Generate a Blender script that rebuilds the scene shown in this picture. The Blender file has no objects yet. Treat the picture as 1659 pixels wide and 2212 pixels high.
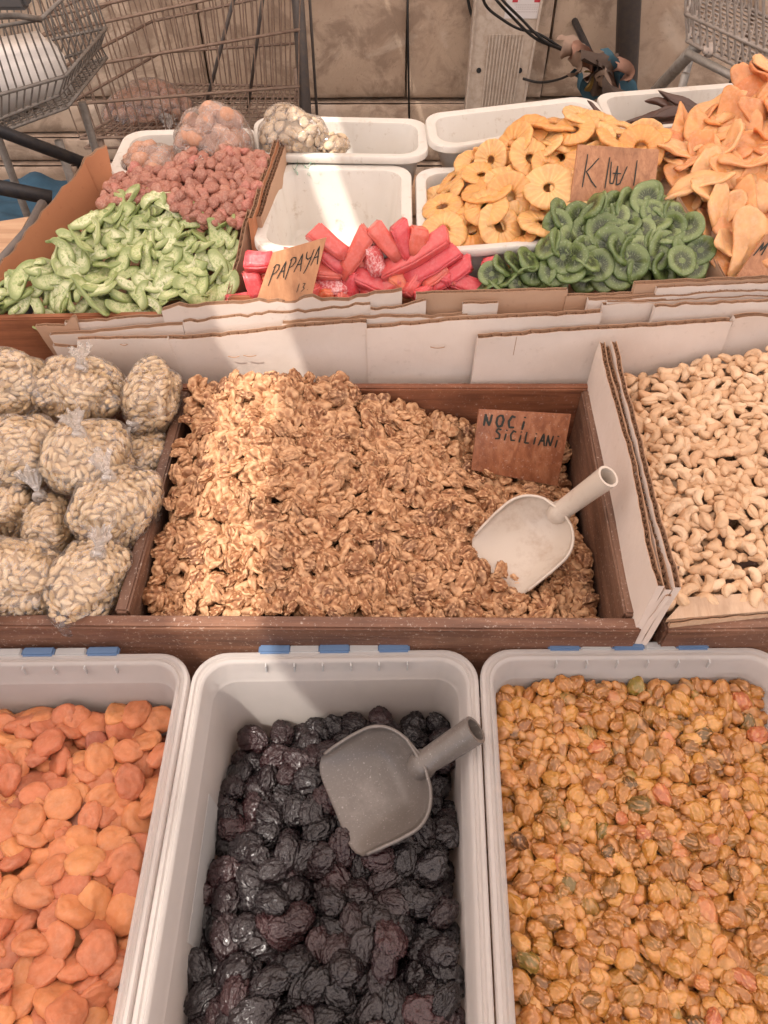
import bpy, bmesh, math, random
import numpy as np
from mathutils import Vector, Matrix, noise as MN
random.seed(7); RNG = np.random.default_rng(11)
C = bpy.context.scene.collection
SC = bpy.context.scene
PI = math.pi

# ---------------------------------------------------------------- camera, sky, sun, exposure
CAM_Z = 1.57; PITCH = math.radians(49.5); FPX = 1661.0; CXP, CYP = 829.5, 1106.0
cd = bpy.data.cameras.new('camera'); cam = bpy.data.objects.new('camera', cd); C.objects.link(cam)
cam.location = (0, 0, CAM_Z); cam.rotation_euler = (PI/2 - PITCH, 0, 0)
cd.sensor_fit = 'VERTICAL'; cd.sensor_height = 36.0; cd.lens = 36.0*FPX/2212.0
cd.clip_start = 0.02; cd.clip_end = 200
SC.camera = cam
TOSUN = Vector((-0.36, -0.50, 1.0)).normalized()
SUN_EL = math.asin(TOSUN.z); SUN_AZ = math.atan2(TOSUN.x, TOSUN.y)
w = bpy.data.worlds.new('World'); SC.world = w; w.use_nodes = True
nt = w.node_tree; bg = nt.nodes['Background']
sky = nt.nodes.new('ShaderNodeTexSky'); sky.sky_type = 'NISHITA'; sky.sun_disc = False
sky.sun_elevation = SUN_EL; sky.sun_rotation = SUN_AZ; sky.dust_density = 3.0
nt.links.new(sky.outputs[0], bg.inputs[0]); bg.inputs[1].default_value = 0.15
sl = bpy.data.lights.new('sun', 'SUN'); sl.energy = 2.6; sl.angle = math.radians(0.5); sl.color = (1.0, 0.93, 0.84)
so = bpy.data.objects.new('sun', sl); C.objects.link(so); so.rotation_euler = TOSUN.to_track_quat('Z', 'Y').to_euler()
SC.view_settings.view_transform = 'Standard'; SC.view_settings.look = 'None'
SC.view_settings.exposure = 0.68; SC.view_settings.gamma = 1.0
SC.render.engine = 'CYCLES'
cy = SC.cycles
cy.use_denoising = True
cy.max_bounces = 10; cy.diffuse_bounces = 4; cy.transparent_max_bounces = 16; cy.glossy_bounces = 3; cy.transmission_bounces = 4
cy.sample_clamp_indirect = 8.0; cy.caustics_reflective = False; cy.caustics_refractive = False

# ---------------------------------------------------------------- a survey grid: sight line -> place in the stall
cp, sp_ = math.cos(PITCH), math.sin(PITCH)
def ray(px, py):
    u = (px-CXP)/FPX; v = (py-CYP)/FPX
    return u, cp - v*sp_, sp_ + v*cp
def P(px, py, z):
    u, f, d = ray(px, py); t = (CAM_Z - z)/d
    return Vector((u*t, f*t, z))
def PY(px, py, Y):
    u, f, d = ray(px, py); t = Y/f
    return Vector((u*t, Y, CAM_Z - d*t))
def depth_of(p):
    return p[1]*cp + (CAM_Z-p[2])*sp_
def in_view(p, m=60):
    d = depth_of(p)
    if d <= 0.05: return False
    x = CXP + FPX*p[0]/d
    up = p[1]*sp_ - (CAM_Z-p[2])*cp
    y = CYP - FPX*up/d
    return -m < x < 1659+m and -m < y < 2212+m

# ---------------------------------------------------------------- object helpers
def tag(o, label=None, cat=None, group=None, kind=None):
    if label: o['label'] = label
    if cat: o['category'] = cat
    if group: o['group'] = group
    if kind: o['kind'] = kind
    return o
def mesh(name, V, F, mats, smooth=True, mi=None, uv=None):
    me = bpy.data.meshes.new(name)
    me.from_pydata([tuple(map(float, v)) for v in V], [], [tuple(int(i) for i in f) for f in F])
    if not isinstance(mats, (list, tuple)): mats = [mats]
    for m in mats: me.materials.append(m)
    if mi is not None: me.polygons.foreach_set('material_index', np.asarray(mi, dtype=np.int32))
    me.polygons.foreach_set('use_smooth', [smooth]*len(me.polygons))
    me.update()
    return me
def link(name, me, parent=None):
    o = bpy.data.objects.new(name, me); C.objects.link(o)
    if parent is not None: o.parent = parent
    return o
def empty(name, loc=(0, 0, 0), rot=None):
    o = bpy.data.objects.new(name, None); C.objects.link(o); o.location = loc
    o.empty_display_size = 0.02
    if rot is not None: o.rotation_euler = rot
    return o
class MB:
    """collects shapes into one mesh; coordinates are world ones, origin set at build"""
    def __init__(s): s.V = []; s.F = []; s.mi = []; s.n = 0
    def add(s, V, F, m=0):
        s.V.extend([tuple(v) for v in V]); s.F.extend([tuple(i+s.n for i in f) for f in F]); s.mi.extend([m]*len(F)); s.n += len(V)
        return s
    def box(s, c, size, rot=None, m=0, bev=0.0):
        bm = bmesh.new(); bmesh.ops.create_cube(bm, size=1.0)
        bmesh.ops.scale(bm, vec=size, verts=bm.verts)
        if bev > 0: bmesh.ops.bevel(bm, geom=bm.edges[:], offset=bev, segments=2, affect='EDGES', clamp_overlap=True)
        R = Matrix.Identity(3) if rot is None else (rot if isinstance(rot, Matrix) else Matrix.Rotation(rot, 3, 'Z'))
        bm.verts.index_update()
        s.add([R @ v.co + Vector(c) for v in bm.verts], [[v.index for v in f.verts] for f in bm.faces], m)
        bm.free(); return s
    def tube(s, pts, r, n=8, m=0, cap=True, closed=False):
        pts = [Vector(p) for p in pts]; k = len(pts)
        rr = r if isinstance(r, (list, tuple)) else [r]*k
        V = []; F = []; prev = None
        for i, p in enumerate(pts):
            if closed: t = pts[(i+1) % k] - pts[i-1]
            else: t = (pts[min(i+1, k-1)] - pts[max(i-1, 0)])
            t = t.normalized() if t.length > 1e-9 else Vector((0, 0, 1))
            if prev is None:
                a = t.cross(Vector((0, 0, 1)))
                if a.length < 1e-3: a = t.cross(Vector((1, 0, 0)))
                a.normalize()
            else:
                a = prev - t*prev.dot(t)
                if a.length < 1e-6: a = t.orthogonal()
                a.normalize()
            prev = a; b = t.cross(a)
            for j in range(n):
                an = 2*PI*j/n; V.append(p + (a*math.cos(an) + b*math.sin(an))*rr[i])
        R = k if closed else k-1
        for i in range(R):
            for j in range(n):
                i2 = (i+1) % k
                F.append((i*n+j, i*n+(j+1) % n, i2*n+(j+1) % n, i2*n+j))
        if cap and not closed:
            F.append(tuple(range(n-1, -1, -1))); F.append(tuple((k-1)*n+j for j in range(n)))
        s.add(V, F, m); return s
    def build(s, name, mats, parent=None, smooth=False, origin=None):
        if origin is None: origin = Vector((0, 0, 0))
        origin = Vector(origin)
        me = mesh(name, [Vector(v)-origin for v in s.V], s.F, mats, smooth, s.mi)
        o = link(name, me, parent)
        if parent is None: o.location = origin
        return o
def smooth_angle(o, deg=35):
    me = o.data
    me.polygons.foreach_set('use_smooth', [True]*len(me.polygons))
    bm = bmesh.new(); bm.from_mesh(me)
    for e in bm.edges:
        if len(e.link_faces) == 2 and e.calc_face_angle(0) > math.radians(deg): e.smooth = False
    bm.to_mesh(me); bm.free(); return o

# ---------------------------------------------------------------- material helpers
class NT:
    def __init__(s, name):
        s.m = bpy.data.materials.new(name); s.m.use_nodes = True; s.t = s.m.node_tree
        s.p = s.t.nodes['Principled BSDF']; s.o = s.t.nodes['Material Output']
    def n(s, typ, **kw):
        nd = s.t.nodes.new('ShaderNode'+typ)
        for k, v in kw.items(): setattr(nd, k, v)
        return nd
    def l(s, a, b): s.t.links.new(a, b); return s
    def coord(s, kind='Object', scale=(1, 1, 1), rot=(0, 0, 0), loc_random=False):
        tc = s.n('TexCoord'); mp = s.n('Mapping'); mp.inputs['Scale'].default_value = scale; mp.inputs['Rotation'].default_value = rot
        s.l(tc.outputs[kind], mp.inputs[0])
        if loc_random:
            oi = s.n('ObjectInfo'); ml = s.n('Math', operation='MULTIPLY'); ml.inputs[1].default_value = 37.0
            s.l(oi.outputs['Random'], ml.inputs[0]); s.l(ml.outputs[0], mp.inputs['Location'])
        return mp.outputs[0]
    def noise(s, vec, scale, detail=4, rough=0.55, dist=0.0):
        nd = s.n('TexNoise'); nd.inputs['Scale'].default_value = scale; nd.inputs['Detail'].default_value = detail
        nd.inputs['Roughness'].default_value = rough; nd.inputs['Distortion'].default_value = dist
        if vec is not None: s.l(vec, nd.inputs['Vector'])
        return nd.outputs['Fac']
    def voro(s, vec, scale, feature='F1'):
        nd = s.n('TexVoronoi'); nd.feature = feature; nd.inputs['Scale'].default_value = scale
        if vec is not None: s.l(vec, nd.inputs['Vector'])
        return nd.outputs['Distance']
    def ramp(s, fac, stops):
        r = s.n('ValToRGB'); e = r.color_ramp.elements
        while len(e) > 1: e.remove(e[-1])
        e[0].position = stops[0][0]; e[0].color = (*stops[0][1], 1)
        for pos, col in stops[1:]:
            x = e.new(pos); x.color = (*col, 1)
        s.l(fac, r.inputs[0]); return r.outputs[0]
    def mix(s, a, b, fac, mode='MIX'):
        x = s.n('Mix', data_type='RGBA', blend_type=mode)
        for sock, v in ((x.inputs[6], a), (x.inputs[7], b)):
            if isinstance(v, tuple): sock.default_value = (*v[:3], 1)
            else: s.l(v, sock)
        if isinstance(fac, (int, float)): x.inputs[0].default_value = fac
        else: s.l(fac, x.inputs[0])
        return x.outputs[2]
    def math(s, op, a, b=None, clamp=False):
        x = s.n('Math', operation=op); x.use_clamp = clamp
        for i, v in enumerate((a, b)):
            if v is None: continue
            if isinstance(v, (int, float)): x.inputs[i].default_value = v
            else: s.l(v, x.inputs[i])
        return x.outputs[0]
    def rnd(s):
        oi = s.n('ObjectInfo'); g = s.n('NewGeometry')
        return s.math('FRACT', s.math('ADD', s.math('MULTIPLY', oi.outputs['Random'], 1.0), g.outputs['Random Per Island']))
    def pointy(s): return s.n('NewGeometry').outputs['Pointiness']
    def col(s, c):
        if isinstance(c, tuple): s.p.inputs['Base Color'].default_value = (*c, 1)
        else: s.l(c, s.p.inputs['Base Color'])
        return s
    def set(s, **kw):
        for k, v in kw.items():
            k = k.replace('_', ' ')
            for i in s.p.inputs:
                if i.name.lower() == k.lower():
                    if hasattr(v, 'links') or hasattr(v, 'is_linked'): s.l(v, i)
                    else: i.default_value = v
                    break
        return s
    def bump(s, h, strength=0.3, dist=0.001, prev=None):
        b = s.n('Bump'); b.inputs['Strength'].default_value = strength; b.inputs['Distance'].default_value = dist
        s.l(h, b.inputs['Height'])
        if prev is not None: s.l(prev, b.inputs['Normal'])
        s.l(b.outputs[0], s.p.inputs['Normal']); s.lastb = b.outputs[0]
        return b.outputs[0]
MAT = {}
def wood(name, c0, c1, c2, axis='X', scale=1.0, rough=0.55, dust=0.0, bump=0.35):
    t = NT(name); st = {'X': (2.0, 30, 30), 'Y': (30, 2.0, 30), 'Z': (30, 30, 2.0)}[axis]
    v = t.coord(scale=tuple(a*scale for a in st), loc_random=True)
    n1 = t.noise(v, 1.6, 6, 0.6, 1.2); n2 = t.noise(v, 7, 4, 0.7)
    c = t.ramp(n1, [(0.25, c0), (0.5, c1), (0.72, c2)])
    c = t.mix(c, c0, t.ramp(n2, [(0.5, (0, 0, 0)), (0.75, (0.7, 0.7, 0.7))]))
    v2 = t.coord(scale=(1, 1, 1), loc_random=True)
    n3 = t.noise(v2, 9, 5, 0.6)
    c = t.mix(c, tuple(x*0.45 for x in c0), t.ramp(n3, [(0.5, (0, 0, 0)), (0.75, (0.6, 0.6, 0.6))]))
    if dust > 0:
        n4 = t.noise(t.coord(), 260, 3, 0.7)
        c = t.mix(c, (0.6, 0.5, 0.42), t.ramp(n4, [(0.60, (0, 0, 0)), (0.72, (dust, dust, dust))]))
    t.col(c).set(Roughness=rough); t.bump(n2, bump, 0.0015); return t.m
MAT['crate'] = wood('crate_wood', (0.070, 0.031, 0.019), (0.15, 0.066, 0.038), (0.24, 0.12, 0.072), 'X', dust=0.6)
MAT['crate_y'] = wood('crate_wood_side', (0.075, 0.036, 0.023), (0.155, 0.075, 0.045), (0.23, 0.125, 0.08), 'Y', dust=0.7)
MAT['crate_red'] = wood('crate_red_wood', (0.10, 0.035, 0.018), (0.23, 0.085, 0.042), (0.32, 0.135, 0.07), 'X', dust=0.4)
MAT['red_wood'] = wood('red_wood', (0.2, 0.07, 0.03), (0.33, 0.12, 0.055), (0.43, 0.175, 0.085), 'X')
MAT['card_wood'] = wood('price_card_wood', (0.26, 0.10, 0.045), (0.42, 0.19, 0.09), (0.53, 0.26, 0.13), 'Z', 1.4, 0.45, bump=0.2)
MAT['card_wood_light'] = wood('price_card_wood_light', (0.42, 0.19, 0.09), (0.52, 0.25, 0.12), (0.60, 0.31, 0.16), 'Z', 1.4, 0.45, bump=0.2)
MAT['card_wood_dark'] = wood('price_card_wood_dark', (0.17, 0.055, 0.025), (0.30, 0.11, 0.05), (0.42, 0.19, 0.10), 'Z', 1.4, 0.4, 0.5, bump=0.3)
MAT['veneer'] = wood('veneer', (0.42, 0.26, 0.16), (0.55, 0.37, 0.24), (0.66, 0.47, 0.33), 'Y')
MAT['plank'] = wood('plank_wood', (0.35, 0.2, 0.11), (0.5, 0.3, 0.18), (0.6, 0.4, 0.25), 'X')
def paper(name, c, c2, stain=0.35, speck=True):
    t = NT(name); v = t.coord('Object', loc_random=True)
    n1 = t.noise(v, 12, 5, 0.6); n2 = t.noise(v, 90, 3, 0.6)
    k = t.mix(c, c2, t.ramp(n1, [(0.38, (0, 0, 0)), (0.75, (stain, stain, stain))]))
    k = t.mix(k, tuple(x*0.8 for x in c2), t.ramp(n2, [(0.62, (0, 0, 0)), (0.8, (0.35, 0.35, 0.35))]))
    vs = t.coord('Object', scale=(1, 1, 0.03))
    n3 = t.noise(vs, 220, 2, 0.5)
    t.col(k).set(Roughness=0.8, Specular_IOR_Level=0.25)
    b = t.bump(n3, 0.12, 0.0006); t.bump(n1, 0.5, 0.004, b)
    return t.m
MAT['board_white'] = paper('white_cardboard', (0.66, 0.565, 0.50), (0.50, 0.39, 0.31))
MAT['board_brown'] = paper('brown_cardboard', (0.47, 0.30, 0.20), (0.36, 0.21, 0.13))
MAT['board_orange'] = paper('orange_cardboard', (0.46, 0.20, 0.10), (0.33, 0.12, 0.06))
MAT['flute'] = paper('cardboard_flute', (0.40, 0.24, 0.15), (0.28, 0.16, 0.09))
def tray_mat():
    t = NT('white_tray_plastic'); v = t.coord('Object', loc_random=True)
    n1 = t.noise(v, 7, 6, 0.65); n2 = t.noise(v, 60, 4, 0.65); n3 = t.noise(t.coord('Object', scale=(1, 1, 0.15)), 40, 3, 0.6)
    c = t.mix((0.64, 0.61, 0.56), (0.55, 0.49, 0.42), t.ramp(n1, [(0.40, (0, 0, 0)), (0.72, (0.55, 0.55, 0.55))]))
    c = t.mix(c, (0.36, 0.27, 0.19), t.ramp(n2, [(0.60, (0, 0, 0)), (0.74, (0.6, 0.6, 0.6))]))
    c = t.mix(c, (0.45, 0.38, 0.30), t.ramp(n3, [(0.58, (0, 0, 0)), (0.75, (0.45, 0.45, 0.45))]))
    t.col(c).set(Roughness=0.42, Specular_IOR_Level=0.4); t.bump(n2, 0.12, 0.001); return t.m
MAT['tray'] = tray_mat()
def frosted(name, c, tr=0.32, clear=0.12, rough=0.3):
    t = NT(name); v = t.coord('Object', loc_random=True)
    n1 = t.noise(v, 35, 5, 0.65); n2 = t.noise(t.coord('Object', scale=(1, 1, 0.1)), 300, 3)
    k = t.mix(c, tuple(x*0.82 for x in c), n1)
    t.col(k).set(Roughness=t.math('MULTIPLY_ADD', n1, 0.3)); t.p.inputs['Roughness'].default_value = rough
    t.bump(n2, 0.08, 0.0006)
    tl = t.n('BsdfTranslucent'); tl.inputs[0].default_value = (*c, 1)
    tp = t.n('BsdfTransparent'); tp.inputs[0].default_value = (0.95, 0.95, 0.96, 1)
    m1 = t.n('MixShader'); m1.inputs[0].default_value = tr; t.l(t.p.outputs[0], m1.inputs[1]); t.l(tl.outputs[0], m1.inputs[2])
    m2 = t.n('MixShader'); m2.inputs[0].default_value = clear; t.l(m1.outputs[0], m2.inputs[1]); t.l(tp.outputs[0], m2.inputs[2])
    t.l(m2.outputs[0], t.o.inputs[0]); return t.m
MAT['frost'] = frosted('frosted_plastic', (0.76, 0.705, 0.665), 0.38, 0.34, 0.18)
MAT['frost_clip'] = frosted('frosted_clip', (0.62, 0.61, 0.6), 0.3, 0.15)
MAT['blue'] = NT('blue_plastic').col((0.10, 0.165, 0.28)).set(Roughness=0.35).m
def scoop_mat(name, c, dirt, amt, speck):
    t = NT(name); v = t.coord('Object', loc_random=True)
    n1 = t.noise(v, 22, 6, 0.7); n2 = t.noise(v, 420, 3, 0.7); n3 = t.noise(v, 5, 3)
    k = t.mix(c, tuple(x*0.80 for x in c), n3)
    k = t.mix(k, dirt, t.ramp(n1, [(0.50, (0, 0, 0)), (0.70, (amt,)*3)]))
    k = t.mix(k, speck, t.ramp(n2, [(0.60, (0, 0, 0)), (0.72, (0.5,)*3)]))
    t.col(k).set(Roughness=0.38, Coat_Weight=0.15); t.bump(n2, 0.1, 0.0005); return t.m
MAT['scoop_cream'] = scoop_mat('cream_scoop_plastic', (0.56, 0.475, 0.395), (0.28, 0.17, 0.11), 0.55, (0.5, 0.4, 0.32))
MAT['scoop_grey'] = scoop_mat('grey_scoop_plastic', (0.125, 0.105, 0.092), (0.19, 0.165, 0.15), 0.6, (0.38, 0.35, 0.33))
MAT['ink'] = NT('marker_ink').col((0.015, 0.017, 0.012)).set(Roughness=0.6).m
def metal(name, c, rust, amt, rough=0.5, met=0.6):
    t = NT(name); n1 = t.noise(t.coord(), 45, 5, 0.7)
    t.col(t.mix(c, rust, t.ramp(n1, [(0.4, (0, 0, 0)), (0.65, (amt,)*3)]))).set(Roughness=rough, Metallic=met); return t.m
MAT['wire'] = metal('cart_wire', (0.31, 0.22, 0.165), (0.21, 0.13, 0.09), 0.8, 0.6, 0.15)
MAT['wire_grey'] = metal('cart_wire_grey', (0.25, 0.225, 0.20), (0.15, 0.12, 0.10), 0.7, 0.6, 0.25)
MAT['wire_pale'] = metal('cart_wire_pale', (0.42, 0.37, 0.33), (0.26, 0.2, 0.16), 0.7, 0.6, 0.2)
MAT['tube_grey'] = metal('cart_tube_grey', (0.42, 0.40, 0.37), (0.24, 0.2, 0.17), 0.6)
MAT['post'] = metal('post_metal', (0.14, 0.125, 0.12), (0.20, 0.16, 0.13), 0.7, 0.6, 0.4)
MAT['black'] = metal('black_metal', (0.028, 0.028, 0.032), (0.06, 0.05, 0.045), 0.7, 0.5, 0.3)
MAT['dark_plastic'] = NT('dark_plastic').col((0.09, 0.085, 0.085)).set(Roughness=0.45).m
MAT['cable'] = NT('cable_rubber').col((0.02, 0.017, 0.015)).set(Roughness=0.6).m
# ---------------------------------------------------------------- wall, ground, film, cloth
def wall_mat():
    t = NT('old_plastered_stone'); v = t.coord('Object')
    n1 = t.noise(v, 1.7, 6, 0.65); n2 = t.noise(v, 8, 6, 0.65, 0.6); n3 = t.noise(v, 55, 5, 0.7); n4 = t.noise(v, 3.1, 4, 0.6, 1.0)
    c = t.ramp(n1, [(0.3, (0.42, 0.30, 0.215)), (0.5, (0.56, 0.42, 0.31)), (0.7, (0.66, 0.52, 0.40))])
    c = t.mix(c, (0.33, 0.235, 0.17), t.ramp(n2, [(0.46, (0, 0, 0)), (0.60, (0.9,)*3)]))
    c = t.mix(c, (0.66, 0.54, 0.43), t.ramp(n4, [(0.58, (0, 0, 0)), (0.68, (0.5,)*3)]))
    c = t.mix(c, (0.19, 0.13, 0.09), t.ramp(n3, [(0.6, (0, 0, 0)), (0.76, (0.6,)*3)]))
    t.col(c).set(Roughness=0.9, Specular_IOR_Level=0.2)
    b = t.bump(n3, 0.3, 0.006); b = t.bump(n2, 0.25, 0.012, b); t.bump(n4, 0.3, 0.012, b); return t.m
MAT['wall'] = wall_mat()
def ground_mat():
    t = NT('paving'); v = t.coord('Object'); n1 = t.noise(v, 3, 6, 0.6); n2 = t.noise(v, 40, 4, 0.7)
    t.col(t.mix(t.ramp(n1, [(0.3, (0.12, 0.085, 0.06)), (0.7, (0.24, 0.18, 0.135))]), (0.08, 0.06, 0.045), t.ramp(n2, [(0.5, (0, 0, 0)), (0.7, (0.6,)*3)]))).set(Roughness=0.9)
    t.bump(n2, 0.5, 0.01); return t.m
MAT['ground'] = ground_mat()
def film(name, c=(0.9, 0.84, 0.80), base=0.07, haze=0.10, green=None):
    t = NT(name); t.t.nodes.remove(t.p)
    v = t.coord('Object', loc_random=True)
    n1 = t.noise(v, 24, 3, 0.55, 1.8); n2 = t.noise(v, 90, 2, 0.5, 2.0)
    b = t.n('Bump'); b.inputs['Strength'].default_value = 0.9; b.inputs['Distance'].default_value = 0.008
    h = t.math('ADD', n1, t.math('MULTIPLY', n2, 0.25)); t.l(h, b.inputs['Height'])
    gl = t.n('BsdfGlossy'); gl.inputs['Roughness'].default_value = 0.09; gl.inputs[0].default_value = (1, 1, 1, 1); t.l(b.outputs[0], gl.inputs['Normal'])
    df = t.n('BsdfDiffuse'); df.inputs[0].default_value = (*c, 1); t.l(b.outputs[0], df.inputs['Normal'])
    tl = t.n('BsdfTranslucent'); tl.inputs[0].default_value = (*c, 1)
    dd = t.n('MixShader'); dd.inputs[0].default_value = 0.5; t.l(df.outputs[0], dd.inputs[1]); t.l(tl.outputs[0], dd.inputs[2])
    tp = t.n('BsdfTransparent'); tp.inputs[0].default_value = (0.985, 0.975, 0.965, 1)
    lw = t.n('LayerWeight'); lw.inputs['Blend'].default_value = 0.22; t.l(b.outputs[0], lw.inputs['Normal'])
    m1 = t.n('MixShader'); t.l(t.math('MULTIPLY_ADD', lw.outputs['Fresnel'], 0.7), m1.inputs[0])
    m1.inputs[0].links[0].from_node.inputs[2].default_value = base
    t.l(tp.outputs[0], m1.inputs[1]); t.l(gl.outputs[0], m1.inputs[2])
    crease = t.ramp(n1, [(0.47, (haze*0.5,)*3), (0.5, (min(1, haze*3.2),)*3), (0.53, (haze*0.5,)*3)])
    m2 = t.n('MixShader'); t.l(crease, m2.inputs[0]); t.l(m1.outputs[0], m2.inputs[1]); t.l(dd.outputs[0], m2.inputs[2])
    t.l(m2.outputs[0], t.o.inputs[0]); return t.m
MAT['film'] = film('clear_bag_film', base=0.06, haze=0.13)
MAT['film_knot'] = film('knotted_bag_film', (0.93, 0.88, 0.84), 0.16, 0.9)
MAT['film_green'] = film('green_bag_film', (0.35, 0.62, 0.48), 0.1, 0.6)
MAT['parcel'] = NT('parcel_film').col((0.72, 0.68, 0.64)).set(Roughness=0.3).m
def cloth(name, c):
    t = NT(name); n1 = t.noise(t.coord(), 30, 4); t.col(t.mix(c, tuple(x*0.6 for x in c), n1)).set(Roughness=0.85); t.bump(n1, 0.4, 0.005); return t.m
for nm, c in (('rag_pink', (0.55, 0.30, 0.21)), ('rag_blue', (0.07, 0.16, 0.21)), ('rag_yellow', (0.42, 0.27, 0.07)), ('rag_tan', (0.48, 0.33, 0.24)), ('tarp', (0.05, 0.13, 0.20)), ('rag_dark', (0.14, 0.095, 0.07))):
    MAT[nm] = cloth(nm, c)
def canvas_mat():
    t = NT('awning_canvas'); n1 = t.noise(t.coord(), 3, 3)
    t.col((0.78, 0.62, 0.50)).set(Roughness=0.9)
    tl = t.n('BsdfTranslucent'); tl.inputs[0].default_value = (1.0, 0.86, 0.75, 1)
    m = t.n('MixShader'); m.inputs[0].default_value = 0.95; t.l(t.p.outputs[0], m.inputs[1]); t.l(tl.outputs[0], m.inputs[2]); t.l(m.outputs[0], t.o.inputs[0]); return t.m
MAT['canvas'] = canvas_mat()
MAT['enamel'] = metal('beige_enamel', (0.52, 0.43, 0.345), (0.33, 0.23, 0.16), 0.55, 0.45, 0.0)
MAT['hole'] = NT('dark_hole').col((0.01, 0.01, 0.01)).m
MAT['label_white'] = NT('label_white').col((0.62, 0.57, 0.54)).m
MAT['label_red'] = NT('label_red').col((0.45, 0.03, 0.04)).m
MAT['label_ink'] = NT('label_ink').col((0.28, 0.2, 0.18)).m

# ---------------------------------------------------------------- food materials
def food(name, stops, rough=0.5, sss=0.0, sssc=(0.004,)*3, coat=0.0, sugar=0.0, sugarc=(0.8, 0.65, 0.58), crease=None, light=None, nscale=60, bstr=0.3, bdist=0.0008, var=0.18, spec=0.4, radial=0):
    t = NT(name); r = t.rnd(); v = t.coord('Object', loc_random=True)
    n1 = t.noise(v, nscale, 4, 0.6); n2 = t.noise(v, nscale*5, 3, 0.6)
    c = t.ramp(r, stops)
    c = t.mix(c, t.mix(c, (0.25, 0.25, 0.25), 1.0, 'MULTIPLY'), t.ramp(n1, [(0.42, (0, 0, 0)), (0.8, (var*2.2,)*3)]))
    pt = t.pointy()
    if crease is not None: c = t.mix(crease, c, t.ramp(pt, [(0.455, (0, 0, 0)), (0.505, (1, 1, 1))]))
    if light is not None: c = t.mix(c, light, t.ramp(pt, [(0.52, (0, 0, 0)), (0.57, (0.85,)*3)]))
    if sugar > 0: c = t.mix(c, sugarc, t.ramp(t.math('ADD', t.math('MULTIPLY', n2, 0.6), t.math('MULTIPLY', n1, 0.4)), [(0.46, (0, 0, 0)), (0.66, (sugar,)*3)]))
    rad = None
    if radial:
        sx = t.n('SeparateXYZ'); t.l(t.coord('Object'), sx.inputs[0]); ang = t.math('ARCTAN2', sx.outputs[1], sx.outputs[0])
        rad = t.math('SINE', t.math('ADD', t.math('MULTIPLY', ang, float(radial)), t.math('MULTIPLY', n1, 6.0)))
        c = t.mix(c, tuple(x*0.62 for x in stops[0][1]), t.ramp(rad, [(0.2, (0.22,)*3), (0.75, (0, 0, 0))]))
    t.col(c).set(Roughness=rough, Coat_Weight=coat, Coat_Roughness=0.2, Specular_IOR_Level=spec)
    if sss > 0:
        t.set(Subsurface_Weight=sss, Subsurface_Scale=1.0); t.p.inputs['Subsurface Radius'].default_value = sssc
    b = t.bump(n2, bstr, bdist); b = t.bump(n1, bstr, bdist*2.5, b)
    if rad is not None: t.bump(rad, 0.22, 0.0010, b)
    return t.m
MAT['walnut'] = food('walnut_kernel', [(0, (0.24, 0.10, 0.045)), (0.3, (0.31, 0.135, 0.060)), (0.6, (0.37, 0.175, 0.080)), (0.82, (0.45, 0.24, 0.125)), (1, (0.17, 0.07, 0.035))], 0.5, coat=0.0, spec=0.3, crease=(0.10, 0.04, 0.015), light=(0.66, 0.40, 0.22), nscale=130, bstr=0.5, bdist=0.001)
MAT['cashew'] = food('cashew_kernel', [(0, (0.56, 0.345, 0.195)), (0.5, (0.64, 0.42, 0.25)), (0.85, (0.69, 0.49, 0.32)), (1, (0.52, 0.29, 0.15))], 0.5, coat=0.0, nscale=100, bstr=0.25)
MAT['raisin'] = food('golden_raisin_flesh', [(0, (0.24, 0.085, 0.018)), (0.22, (0.36, 0.145, 0.028)), (0.45, (0.50, 0.235, 0.045)), (0.60, (0.19, 0.085, 0.018)), (0.74, (0.40, 0.15, 0.035)), (0.86, (0.56, 0.29, 0.08)), (0.91, (0.46, 0.13, 0.055)), (0.95, (0.22, 0.16, 0.03)), (1, (0.10, 0.04, 0.015))], 0.27, sss=0.3, sssc=(0.005, 0.002, 0.0006), coat=0.45, light=(0.55, 0.27, 0.10), nscale=150, bstr=0.5)
MAT['apricot'] = food('dried_apricot_flesh', [(0, (0.46, 0.145, 0.07)), (0.3, (0.52, 0.175, 0.08)), (0.6, (0.56, 0.21, 0.085)), (0.85, (0.60, 0.25, 0.095)), (0.95, (0.38, 0.12, 0.07)), (1, (0.28, 0.12, 0.075))], 0.55, sss=0.22, sssc=(0.006, 0.002, 0.0008), sugar=0.16, sugarc=(0.72, 0.42, 0.29), nscale=50, bstr=0.3)
MAT['prune'] = food('prune_skin', [(0, (0.009, 0.006, 0.007)), (0.65, (0.013, 0.007, 0.008)), (0.9, (0.024, 0.008, 0.009)), (1, (0.036, 0.011, 0.012))], 0.17, coat=0.3, nscale=95, bstr=1.0, bdist=0.0020, var=0.0, spec=0.5)
MAT['candied_pink'] = food('candied_fruit_pink', [(0, (0.27, 0.10, 0.07)), (0.4, (0.34, 0.135, 0.09)), (0.8, (0.39, 0.165, 0.115)), (0.96, (0.43, 0.14, 0.11)), (1, (0.42, 0.21, 0.12))], 0.5, coat=0.1, sugar=0.5, sugarc=(0.62, 0.37, 0.28), nscale=90, bstr=0.5)
MAT['papaya'] = food('candied_papaya', [(0, (0.62, 0.07, 0.085)), (0.5, (0.68, 0.10, 0.105)), (0.9, (0.70, 0.14, 0.10)), (1, (0.72, 0.19, 0.08))], 0.38, sss=0.35, sssc=(0.012, 0.002, 0.0015), coat=0.3, sugar=0.22, sugarc=(0.85, 0.36, 0.34), nscale=45, bstr=0.35, bdist=0.001, var=0.1)
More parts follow.
